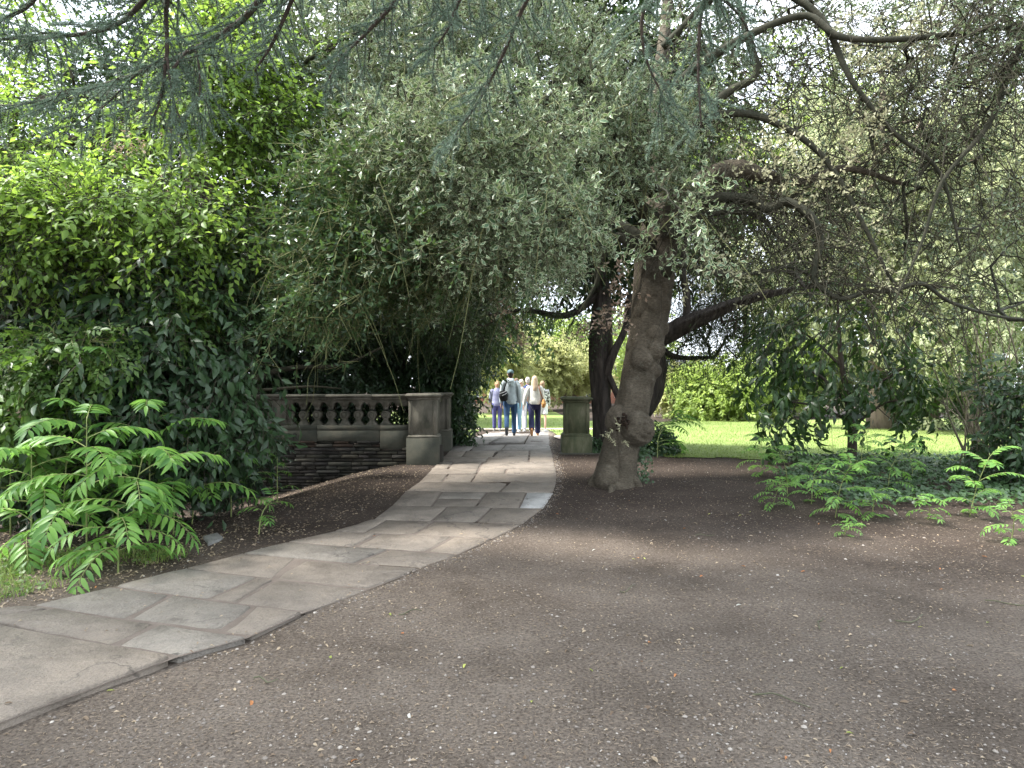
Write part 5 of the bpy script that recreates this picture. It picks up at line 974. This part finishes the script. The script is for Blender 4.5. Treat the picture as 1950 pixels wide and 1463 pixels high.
def needles(lines_, step, per, ln, wd):
    L_ = np.linalg.norm(lines_[:, -1]-lines_[:, 0], axis=1); pts, dirs = [], []
    for a, l_ in zip(lines_, L_):
        for t in np.arange(.1, 1, step/max(l_, .05)): x = t*6; i = min(5, int(x)); pts.append(a[i]+(a[i+1]-a[i])*(x-i)); dirs.append(a[i+1]-a[i])
    pts, dirs = np.array(pts), np.array(dirs); n = len(pts); d = rng.normal(size=(n, per, 3)); d /= np.linalg.norm(d, axis=2, keepdims=True); d += .45*(dirs/np.linalg.norm(dirs, axis=1, keepdims=True))[:, None]+np.array([0, 0, .25]); d /= np.linalg.norm(d, axis=2, keepdims=True)
    b0 = np.broadcast_to(pts[:, None], d.shape); s_ = np.cross(d, rng.normal(size=d.shape)); s_ /= np.linalg.norm(s_, axis=2, keepdims=True)+1e-9; l_ = ln*rng.uniform(.7, 1.2, (n, per, 1))
    V = np.stack([b0-s_*wd/2, b0+s_*wd/2, b0+d*l_], 2).reshape(-1, 3, 3); t = np.repeat(np.clip(.5+.4*snoise(pts, 3, 1)+rng.normal(0, .12, n), 0, 1), per*3)
    return mesh_np('needles', V.reshape(-1, 3), [np.arange(len(V)*3).reshape(-1, 3)], False, {'tint': ('POINT', t)})
link('needles', needles(side_all, .02, 13, .035, .005), cedar, m_needle, 'stuff')
# the cedar's broad tiers over and behind the camera
tier = []
for k in range(7):
    a = rng.uniform(-.3, 2*PI-.3); z0 = 6+.5*k; l_ = rng.uniform(6, 9); e_ = np.array([7+math.cos(a)*l_, -5.5+math.sin(a)*l_, z0+.3])
    if e_[1] > 3.5: e_[1] = 3.5
    if e_[0] < 1.2: e_[0] = 1.2+rng.uniform(0, 1)
    q = cr([np.array([7, -5.5, z0-.4, .16]), np.append((np.array([7, -5.5, z0])+e_)/2+np.array([0, 0, .5]), .1), np.append(e_, .03)], 8); tube_mesh('limb', q, q[:, 3], 8, m_cbark, cedar, .1, k)
    for x in q[5:, :3]:
        m_ = 10; o_ = x+rng.normal(0, .25, (m_, 3))*np.array([1, 1, .3]); d_ = rng.normal(size=(m_, 3))*np.array([1, 1, .2]); d_ /= np.linalg.norm(d_, axis=1, keepdims=True); u_ = np.linspace(0, 1, 7)[None, :, None]*rng.uniform(.5, 1.2, (m_, 1, 1)); tier.append(o_[:, None]+d_[:, None]*u_+np.array([0, 0, -.12])*u_**2)
tier = np.concatenate(tier); V, F = thin_tubes(tier[:, ::6], .012, .004, 3); link('twigs', mesh_np('twigs', V, [F], True), cedar, m_cbark, 'stuff'); link('upper_needles', needles(tier, .12, 9, .11, .022), cedar, m_needle, 'stuff')
# ================================================================== far brick building
m_brick = m_rough('far_brick', [(.3, (.28, .12, .08)), (.7, (.42, .2, .14))], 3, .9, 12, .01)
m_white = m_plain('white_paint', (.7, .7, .68), .5); m_glass = m_plain('window_glass', (.06, .08, .1), .1, .8); m_roof = m_plain('slate', (.12, .12, .13), .7)
fb = empty('brick_house', (6.0, 84, -.9), 'low red brick building with white windows far beyond the lawn', 'building')
MB().box((6, 86, .9), (34, 6, 3.6), 0).build('wall', m_brick, fb)
rf = MB(); rf.add([(-11.6, 82.6, 2.7), (23.6, 82.6, 2.7), (23.6, 89.4, 2.7), (-11.6, 89.4, 2.7), (-11.6, 86, 4.9), (23.6, 86, 4.9)], [(0, 1, 5, 4), (2, 3, 4, 5), (3, 0, 4), (1, 2, 5), (3, 2, 1, 0)]); rf.build('roof', m_roof, fb)
for k in range(9):
    X = -8+k*3.55; wf = MB()
    for dx in (-.72, 0, .72): wf.box((X+dx, 82.96, .85), (.09, .1, 1.6), .01)
    for dz in (0, .8, 1.6): wf.box((X, 82.965, .05+dz), (1.52, .08, .09), .01)
    w_ = wf.build('window', m_white, fb); MB().box((X, 82.98, .85), (1.4, .03, 1.55), 0).build('pane', m_glass, w_); MB().box((X, 82.93, -.02), (1.7, .2, .09), .01).build('sill', m_white, w_)
# ================================================================== sumac-like saplings with feathered leaves
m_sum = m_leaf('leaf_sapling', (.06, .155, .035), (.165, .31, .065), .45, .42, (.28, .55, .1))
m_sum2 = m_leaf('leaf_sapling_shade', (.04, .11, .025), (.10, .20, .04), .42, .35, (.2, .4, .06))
m_stem = m_rough('green_stem', [(.3, (.12, .16, .05)), (.7, (.22, .24, .09))], 10, .7, 40, .003)
def leaflet_meshes(mat):
    out = []
    for k in range(5):
        V, F, E = leaf_fine(.29, .16, .14+.06*k, .012, 6, 1.5); me = mesh_np('leaflet', V, [F], False, {'tint': ('POINT', np.full(len(V), k/4)), 'edge': ('POINT', E)}); me.materials.append(mat); out.append(me)
    return out
LM = {m_sum: leaflet_meshes(m_sum), m_sum2: leaflet_meshes(m_sum2)}
def frond(plant, o, az, el, L_, pairs, ll, mat, singles=True, droop=1.0):
    t = np.linspace(0, 1, 14); e = el-droop*t**1.4; st = L_/13; pts = [np.array(o, float)]
    aw = az+rng.normal(0, .25)*t
    for k in range(1, 14): pts.append(pts[-1]+st*np.array([math.sin(aw[k])*math.cos(e[k]), math.cos(aw[k])*math.cos(e[k]), math.sin(e[k])]))
    q = np.array(pts); tn = np.gradient(q, axis=0); tn /= np.linalg.norm(tn, axis=1, keepdims=True)
    V, F = tube(q, np.linspace(.0055, .0018, 14)*(L_/.7), 5); sd = np.cross(tn, [0, 0, 1]); sd /= np.linalg.norm(sd, axis=1, keepdims=True)+1e-9; up = np.cross(sd, tn)
    Ms = []; ts = np.linspace(.2, .97, pairs); roll = rng.normal(0, .25)
    for j, tt in enumerate(ts):
        x = tt*13; i = min(12, int(x)); f = x-i; o_ = q[i]+(q[i+1]-q[i])*f; T, S, U = tn[i], sd[i], up[i]; size = ll*(.72+.5*math.sin(PI*(.12+.75*tt)))*rng.uniform(.9, 1.1)
        for sgn in (-1, 1):
            a = math.radians(68-22*tt)+rng.normal(0, .08); d = T*math.cos(a)+S*sgn*math.sin(a)+U*(.06-.22*rng.random())+np.array([0, 0, -.1]); Ms.append((o_, d, U+S*roll+rng.normal(0, .16, 3), size))
    Ms.append((q[-1], tn[-1]+np.array([0, 0, -.15]), up[-1], ll*.9))
    mats = []
    for o_, d, u, size in Ms:
        d = d/np.linalg.norm(d); x = np.cross(d, u); x /= np.linalg.norm(x)+1e-9; z_ = np.cross(x, d); M = np.eye(4); M[:3, 0] = x*size; M[:3, 1] = d*size; M[:3, 2] = z_*size; M[:3, 3] = o_+d*.006; mats.append(M)
    if singles:
        fr = link('frond', mesh_np('frond', V.reshape(-1, 3), [F], True), plant, m_stem)
        for M in mats: link_at('leaflet', LM[mat][rng.integers(5)], M, fr)
        return None
    return V, F, mats
SUM_SCALE = 1.0
def sapling(px, py, h, nf, fl, pairs, ll, mat, label, singles=True, lean=(0, 0), group=None, el=.75, stem_r=.009, azr=None, droop=1.15, u0=.2):
    b0 = on_ground(px, py); r = empty('sumac_sapling', b0, label, 'sapling', group)
    top = b0+np.array([lean[0], lean[1], h]); q = cr([b0-np.array([0, 0, .03]), (b0+top)/2+np.array([-lean[0]*.3, 0, .02]), top], 6); tube_mesh('stem', q, np.linspace(stem_r, stem_r*.4, len(q)), 6, m_stem, r)
    a = rng.uniform(0, 6.28); lv = []; lt = []; fv, ff, n0 = [], [], 0
    for k in range(nf):
        u = (k+.6)/nf; u = u0+(1-u0)*u; i = u*(len(q)-1); i0 = min(len(q)-2, int(i)); o_ = q[i0]+(q[i0+1]-q[i0])*(i-i0); az = (a+k*2.4) if azr is None else rng.uniform(*azr)
        e = el*(.35+.75*u)+rng.normal(0, .12)
        res = frond(r, o_, az, e, fl*rng.uniform(.8, 1.15)*(.75+.35*math.sin(PI*u)), max(5, int(pairs*rng.uniform(.85, 1.1))), ll, mat, singles, droop)
        if res:
            V, F, ms = res; fo = MB(); fo.addn(V.reshape(-1, 3), F); T = leaf_fine(.34, .16, .2, .01, 5, 1.5)
            W = np.array([(M[:3, :3] @ T[0].T).T+M[:3, 3] for M in ms]); tt_ = np.clip(rng.normal(.5, .25, len(ms)), 0, 1); nv = len(T[0])
            FF = (np.arange(len(ms))[:, None, None]*nv+T[1][None]).reshape(-1, 4)
            me = mesh_np('frond', W.reshape(-1, 3), [FF], False, {'tint': ('POINT', np.repeat(tt_, nv)), 'edge': ('POINT', np.tile(T[2], len(ms)))}); fr = link('frond', me, r, mat, 'stuff'); fr2 = fo.build('rachis', m_stem, r)
    return r
for a in ((118, 1030, 1.05, 8, .62, 9, .125, 'tallest sumac sapling with a frond standing above the left clump', {'lean': (.1, .1), 'el': 1.1}),
          (20, 1020, .95, 7, .62, 9, .13, 'sumac sapling at the left edge with long level fronds', {'el': .7}),
          (60, 1062, .62, 6, .55, 9, .115, 'lower sumac sapling on the left edge of the bed over the weeds', {'el': .5}),
          (165, 1068, .8, 8, .62, 10, .12, 'sumac sapling in front centre of the left clump with drooping fronds', {'el': .6}),
          (255, 1062, .62, 7, .6, 9, .115, 'sumac sapling leaning right over the edge of the paving', {'lean': (.15, -.1), 'el': .5}),
          (225, 1092, .34, 6, .42, 7, .095, 'smallest sumac sapling touching the paving below the left clump', {'el': .4}),
          (330, 1018, .62, 7, .6, 8, .11, 'rightmost sumac sapling of the left clump with fronds towards the balustrade', {'lean': (.12, 0), 'el': .7}),
          (215, 1015, .9, 7, .6, 9, .12, 'sumac sapling at the back of the left clump below the laurel', {'el': .9}),
          (365, 1000, .6, 7, .55, 9, .10, 'sumac sapling spreading right below the laurel towards the wall', {'lean': (.15, .1), 'el': .8}),
          (285, 1030, .8, 6, .55, 9, .11, 'sumac sapling between the leaning one and the laurel', {'el': .8})):
    sapling(a[0], a[1], a[2]*1.62, a[3]+4, a[4]*1.28, a[5]+2, a[6]*1.3, m_sum, a[7], True, group='sumac saplings left of the path', **a[8])
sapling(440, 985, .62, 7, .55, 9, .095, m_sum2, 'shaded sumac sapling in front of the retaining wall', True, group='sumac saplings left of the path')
sapling(492, 1018, .4, 6, .24, 5, .07, m_sum, 'small pale sumac seedling alone beside the paving', True, lean=(.16, .05), group='sumac saplings left of the path')
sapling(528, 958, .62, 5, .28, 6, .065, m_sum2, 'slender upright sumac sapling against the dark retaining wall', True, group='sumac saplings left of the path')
for a in ((1590, 985, .78, 9, .5, 10, .075, 'bright sumac sapling nearest the camera on the right below the young evergreen', {}), (1500, 940, .72, 9, .5, 10, .07, 'bushy sumac sapling at the left end of the right bed', {}), (1450, 905, .7, 8, .45, 10, .07, 'sumac sapling at the edge of the lawn right of the holly', {}),
          (1845, 985, .85, 8, .5, 10, .08, 'upright sumac sapling standing in front of the ivy', {'el': 1.0}), (1765, 990, .35, 5, .3, 7, .06, 'short sumac seedling in front of the ivy', {}), (1925, 1030, .45, 6, .32, 8, .06, 'sumac seedling at the right edge on bare soil', {}),
          (1605, 1018, .16, 5, .18, 6, .04, 'tiny ferny seedling on the dark soil at right', {}), (1690, 935, .8, 8, .55, 10, .08, 'sumac sapling half in the ivy behind the near one', {}), (1640, 915, .9, 8, .55, 10, .08, 'sumac sapling at the foot of the young evergreen', {}), (1545, 960, .6, 8, .45, 9, .065, 'low sumac sapling between the edge one and the nearest one', {}), (1740, 920, .7, 6, .5, 10, .08, 'sumac sapling deep in the ivy bed', {}), (1470, 965, .4, 7, .35, 8, .055, 'low ferny sapling on the soil left of the right bed', {}), (1660, 985, .4, 6, .35, 8, .06, 'low sumac sapling on the soil before the ivy', {})):
    sapling(a[0], a[1], a[2]*.85, a[3]+4, a[4]*.76, a[5]-1, a[6]*1.05, m_sum, a[7], False, u0=.05, stem_r=.006, lean=tuple(rng.normal(0, .14, 2)), group='sumac saplings right of the holly', **a[8])
sapling(1252, 872, .8, 9, .75, 9, .13, m_sum, 'sunlit sumac sapling fanning out right of the holly trunk', True, lean=(.3, .3), azr=(.3, 2.2), el=.6, group='sumac saplings right of the holly')
# ================================================================== ivy
m_ivy = m_leaf('leaf_ivy', (.016, .04, .014), (.05, .095, .035), .42, .15, (.1, .2, .05))
def ivy(name, label, pts, up, ll=.065, mat=m_ivy):
    n = len(pts); d = rng.normal(size=(n, 3)); d[:, 2] = d[:, 2]*.3-.15; nrm = up+rng.normal(0, .45, (n, 3)); d -= nrm*(np.sum(d*nrm, 1)/np.sum(nrm*nrm, 1))[:, None]; R = frames(d, None, nrm)
    me = leaves_mesh(name, R, pts, ll*rng.uniform(.6, 1.35, n), np.clip(.5+.35*snoise(pts, 3, 2)+rng.normal(0, .2, n), 0, 1), leaf5(.9, .1, .1, .35)); return tag(link(name, me, None, mat), label, 'ivy', kind='stuff')
X, Y = rng.uniform(3.2, 9.0, 60000), rng.uniform(8.2, 13.6, 60000); u, v = X/Y*FPX+CX, CY+(CAMZ-ground_z(X, Y))/Y*FPX
k = (v > 868) & (v < 985-.06*np.abs(1850-u)+18*np.sin(u*.02)-.25*np.maximum(0, 1600-u)) & (u < 2050) & (u > 1500-.5*(v-870)+25*np.sin(v*.1)); q = np.stack([X, Y, X*0], 1)[k][:9000]; hgt = .13+.10*snoise(q, 1.6, 3)+.05*snoise(q, 5, 1); q[:, 2] = ground_z(q[:, 0], q[:, 1])+hgt.clip(.02)*rng.uniform(.5, 1.1, len(q)); ivy('ivy_bed', 'dark ivy covering the ground at the right below the twiggy shrub', q, np.array([0, -.25, 1.]))
def mound(c0, r, n):
    d = rng.normal(size=(n, 3)); d[:, 2] = np.abs(d[:, 2]); d /= np.linalg.norm(d, axis=1, keepdims=True); return c0+d*np.array(r)*(1+.18*snoise(d*3, 1.5, 1))[:, None]*rng.uniform(.75, 1.05, (n, 1)), d
a = on_ground(1232, 868); p_, d_ = mound(a+np.array([.15, .4, -.05]), (.62, .5, .62), 2600); ivy('ivy_mound', 'ivy mound between the holly trunk and the sunlit lawn', p_, d_, .06)
a = on_ground(1128, 862); p_, d_ = mound(a+np.array([0, .1, -.05]), (.36, .3, .34), 900); ivy('ivy_mound', 'small dark ivy clump at the foot of the lone pedestal', p_, d_, .055)
p_ = np.array([P(1222+rng.normal(0, 9), y, HY+.1) for y in rng.uniform(850, 925, 240)]); ivy('ivy_stems', 'thin ivy climbing beside the right foot of the holly trunk', p_+rng.normal(0, .04, p_.shape), np.array([0, -1., .3]), .04)
# ================================================================== litter on the ground
poly = np.vstack([PATH_L, PATH_R[::-1]])
def in_path(X, Y, grow_=0):
    ins = np.zeros(len(X), bool); j = len(poly)-1
    for i in range(len(poly)):
        xi, yi, xj, yj = poly[i, 0], poly[i, 1], poly[j, 0], poly[j, 1]; c_ = ((yi > Y) != (yj > Y)) & (X < (xj-xi)*(Y-yi)/(yj-yi+1e-12)+xi); ins ^= c_; j = i
    return ins
def surf(X, Y):
    z = ground_z(X, Y)+relief(X, Y); h = np.interp(Y, [2, 3.8, 4.7, 6, 12, 20], [.058, .048, .022, .015, .015, .015]); return np.where(in_path(X, Y), ground_z(X, Y)+h+.003, z)
def scatter(n, ylo=2.6, yhi=13, pw=1.5, path_ok=.0, xpad=.4):
    Y = ylo+(yhi-ylo)*rng.random(n*3)**pw; X = rng.uniform(-.78, .78, n*3)*Y+rng.normal(0, xpad, n*3); k = (~in_path(X, Y) | (rng.random(n*3) < path_ok)) & ~((X < path_left(Y)-1.2) & (Y > 11.7)); return X[k][:n], Y[k][:n]
m_peb, nt, b, _ = mat_new('pebble'); a = nt.nodes.new('ShaderNodeAttribute'); a.attribute_name = 'tint'
nt.links.new(ramp(nt, a.outputs['Fac'], [(0, (.08, .068, .06)), (.5, (.19, .165, .14)), (.85, (.33, .3, .26)), (1, (.5, .48, .45))]), b.inputs['Base Color']); b.inputs['Roughness'].default_value = .8
PB_V = np.array([(1, 0, 0), (.5, .87, .05), (-.5, .87, 0), (-1, 0, .05), (-.5, -.87, 0), (.5, -.87, .05), (.35, .2, .6), (-.4, .3, .55), (0, -.45, .62), (0, 0, -.5)]); PB_F = [(0, 1, 6), (1, 2, 7), (1, 7, 6), (2, 3, 7), (3, 4, 7), (4, 8, 7), (4, 5, 8), (5, 0, 8), (0, 6, 8), (6, 7, 8), (1, 0, 9), (2, 1, 9), (3, 2, 9), (4, 3, 9), (5, 4, 9), (0, 5, 9)]
def pebbles(X, Y, r, tint):
    n = len(X); a = rng.uniform(0, 2*PI, n); sc_ = r[:, None]*rng.uniform(.6, 1.3, (n, 3)); V = PB_V[None]*sc_[:, None]; c_, s_ = np.cos(a)[:, None], np.sin(a)[:, None]
    V = np.stack([V[..., 0]*c_-V[..., 1]*s_, V[..., 0]*s_+V[..., 1]*c_, V[..., 2]], -1)+np.stack([X, Y, surf(X, Y)+r*.12], 1)[:, None]; F = (np.arange(n)[:, None, None]*10+np.array(PB_F[:10])[None]).reshape(-1, 3)
    return mesh_np('pebbles', V.reshape(-1, 3), [F], True, {'tint': ('POINT', np.repeat(tint, 10))})
X, Y = scatter(14000, pw=1.6); tag(link('gravel_chips', pebbles(X, Y, rng.gamma(2.0, .0014, len(X))+.0013, np.clip(rng.beta(2, 2.4, len(X)), 0, 1)), None, m_peb), 'small stone chips trodden into the bare soil', 'gravel', kind='stuff')
pm = []
for k in range(5):
    me = mesh_np('pebble', PB_V*rng.uniform(.75, 1.2, (10, 3)), [np.array(PB_F)], True, {'tint': ('POINT', np.full(10, (.3, .4, .5, .6, .75)[k]))}); me.materials.append(m_peb); pm.append(me)
X, Y = scatter(170, 2.7, 8, 1.2); Z = surf(X, Y)
for i in range(len(X)):
    r_ = rng.uniform(.007, .015); M = np.array(Matrix.Translation((X[i], Y[i], Z[i]+r_*.15)) @ Matrix.Rotation(rng.uniform(0, 6), 4, 'Z') @ Matrix.Diagonal((r_*1.2, r_*.9, r_*.8, 1))); o = link_at('pebble', pm[rng.integers(5)], M); tag(o, 'small pebble lying on the bare brown soil', 'pebble', 'loose pebbles on the soil')
# straw-like needles and twig bits
def bits(n, ln, wd, cols, ylo, yhi, pw, ok):
    X, Y = scatter(n, ylo, yhi, pw, ok); n = len(X); a = rng.normal(.5, .9, n)*1.2; l_ = ln*rng.uniform(.4, 1.3, n); Z = surf(X, Y)+.004
    d = np.stack([np.cos(a)*l_, np.sin(a)*l_, rng.normal(0, .12, n)*l_], 1); s_ = np.stack([-np.sin(a), np.cos(a), a*0], 1)*wd/2; c_ = np.stack([X, Y, Z], 1); up = np.array([0, 0, wd*.6])
    V = np.stack([c_-s_, c_+s_, c_+d+s_*.6, c_+d-s_*.6, c_+up, c_+d+up], 1); F = (np.arange(n)[:, None, None]*6+np.array([(0, 4, 5, 3), (4, 1, 2, 5)])[None]).reshape(-1, 4)
    return mesh_np('bits', V.reshape(-1, 3), [F], False, {'tint': ('POINT', np.repeat(rng.random(n), 6))})
m_straw = m_leaf('straw', (.11, .08, .058), (.30, .24, .175), .8, .1)
tag(link('needle_litter', bits(24000, .02, .0024, None, 2.6, 13, 1.7, .02), None, m_straw), 'dry straw-coloured needle litter strewn over the soil', 'litter', kind='stuff')
# leaves
m_fall = m_leaf('fallen_leaf', (.13, .09, .06), (.36, .29, .2), .7, .2); m_fall2 = m_leaf('fallen_leaf_orange', (.34, .13, .05), (.5, .25, .1), .7, .2); m_fall3 = m_leaf('fallen_leaf_green', (.2, .26, .06), (.42, .45, .12), .6, .25); m_fall4 = m_leaf('fallen_leaf_white', (.4, .4, .35), (.6, .6, .55), .6, .2)
def flat_leaves(X, Y, ll, tm, mat, name, label):
    n = len(X); d = np.stack([rng.normal(size=n), rng.normal(size=n), rng.normal(0, .12, n)], 1); up = np.stack([rng.normal(0, .3, n), rng.normal(0, .3, n), np.ones(n)], 1); R = frames(d, None, up)
    me = leaves_mesh(name, R, np.stack([X, Y, surf(X, Y)+.006], 1), ll*rng.uniform(.5, 1.3, n), rng.random(n), tm); return tag(link(name, me, None, mat), label, 'litter', kind='stuff')
X, Y = scatter(4200, 2.8, 14, 1.1, .25); flat_leaves(X, Y, .025, leaf5(.45, .3, .25), m_fall, 'leaf_litter', 'scattered small dead leaves on the soil and paving')
X = rng.uniform(-4.5, -.6, 9000); Y = rng.uniform(7.0, 11.9, 9000); k = (~in_path(X, Y)) & (X < path_left(Y)+.3); flat_leaves(X[k][:2000], Y[k][:2000], .036, leaf5(.45, .3, .3), m_fall, 'leaf_litter', 'thick leaf litter between the paving and the retaining wall')
X = rng.uniform(-5.5, -2.0, 5000); Y = rng.uniform(4.4, 7.5, 5000); k = (~in_path(X, Y)) & (X < path_left(Y)+.1); flat_leaves(X[k][:2400], Y[k][:2400], .04, leaf5(.45, .3, .3), m_fall, 'leaf_litter', 'pale leaf litter under the sumac at the left edge of the paving')
fm = []
for mat in (m_fall, m_fall, m_fall, m_fall2, m_fall3, m_fall4):
    for k in range(2): V, F, E = leaf_fine(.42, .3+.1*k, .35-.3*k, .05, 6); me = mesh_np('fallen_leaf', V, [F], False, {'tint': ('POINT', np.full(len(V), rng.random())), 'edge': ('POINT', E)}); me.materials.append(mat); fm.append(me)
X, Y = scatter(200, 2.8, 10, 1.15, .12); Z = surf(X, Y); R = frames(np.stack([rng.normal(size=200), rng.normal(size=200), rng.normal(0, .1, 200)], 1), None, np.stack([rng.normal(0, .3, 200), rng.normal(0, .3, 200), np.ones(200)], 1))
DESC = ['dry tan', 'dry tan', 'dry tan', 'orange-brown', 'yellow-green', 'bleached whitish']
for i in range(len(X)):
    k = rng.choice(12, p=[.14, .14, .12, .12, .08, .08, .07, .06, .06, .05, .04, .04]); s_ = rng.uniform(.022, .048); M = np.eye(4); M[:3, :3] = R[i]*s_; M[:3, 3] = (X[i], Y[i], Z[i]+.008); o = link_at('fallen_leaf', fm[k], M)
    tag(o, DESC[k//2]+' fallen leaf lying on the ground', 'leaf', DESC[k//2]+' fallen leaves')
# weeds and grass at the lower left
X = rng.uniform(-5.2, -2.6, 30000); Y = rng.uniform(4.6, 7.0, 30000); d = path_left(Y)-X; k = (d > .12+.1*rng.random(30000)) & (snoise(np.stack([X, Y, X*0], -1), 4, 2)+.8*d-.35+rng.normal(0, .25, 30000) > 0) & (Y < 6.4)
q = np.stack([X, Y], 1)[k][:3400]; blades('weedy_grass', q, .075, .006, m_grass, 'weedy grass growing between the paving and the sumac at lower left')
q3 = np.column_stack([q[:1600], ground_z(q[:1600, 0], q[:1600, 1])+rng.uniform(.015, .07, min(1600, len(q)))]); o = ivy('low_weeds', 'small round-leaved weeds among the grass at lower left', q3, np.array([0, -.1, 1.]), .035, m_bright2); o['category'] = 'weeds'
# crumbs and leaves gathered along the edges of the paving
def along(line, n, spread, off):
    sl_ = np.concatenate([[0], np.cumsum(np.linalg.norm(np.diff(line, axis=0), axis=1))]); t = rng.uniform(0, 1, n)**.8*sl_[-1]; t = sl_[-1]-t*.98
    p = np.stack([np.interp(t, sl_, line[:, 0]), np.interp(t, sl_, line[:, 1])], 1); d = np.stack([np.interp(t+.05, sl_, line[:, 0]), np.interp(t+.05, sl_, line[:, 1])], 1)-p; d /= np.linalg.norm(d, axis=1, keepdims=True)+1e-9
    q_ = p+np.stack([-d[:, 1], d[:, 0]], 1)*(off+np.abs(rng.normal(0, spread, n)))[:, None]*(1 if off >= 0 else 1); return q_[:, 0], q_[:, 1]
X, Y = along(PATH_R[:18], 900, .09, -.02); flat_leaves(X, Y, .026, leaf5(.45, .3, .3), m_fall, 'leaf_litter', 'dead leaf scraps gathered along the right edge of the paving')
X, Y = along(PATH_R[:18], 3000, .06, -.015); tag(link('gravel_chips', pebbles(X, Y, rng.gamma(2.0, .002, len(X))+.002, np.clip(rng.beta(2, 3.5, len(X)), 0, 1)), None, m_peb), 'loose grit and crumbs along the right edge of the paving', 'gravel', kind='stuff')
# fallen twigs
for k, (x, y, l_, a) in enumerate(((1325, 1022, .2, .2), (1880, 1150, .35, -.15), (1710, 1190, .3, .5), (1180, 1130, .22, .8), (760, 1170, .16, .3), (1430, 1320, .28, -.6), (1560, 1200, .25, 1.1), (480, 1300, .14, .1))):
    p0 = on_ground(x, y); t_ = np.linspace(0, 1, 6); q = np.stack([p0[0]+l_*t_*math.cos(a), p0[1]+l_*t_*math.sin(a)+.03*np.sin(t_*5+k), p0[2]+.014+.008*np.sin(t_*7+k)], 1)
    o = tube_mesh('fallen_twig', q, np.linspace(.005, .0025, 6), 5, m_twig, None, .2, k); tag(o, 'thin dry twig lying on the bare soil', 'twig', 'twigs on the soil')
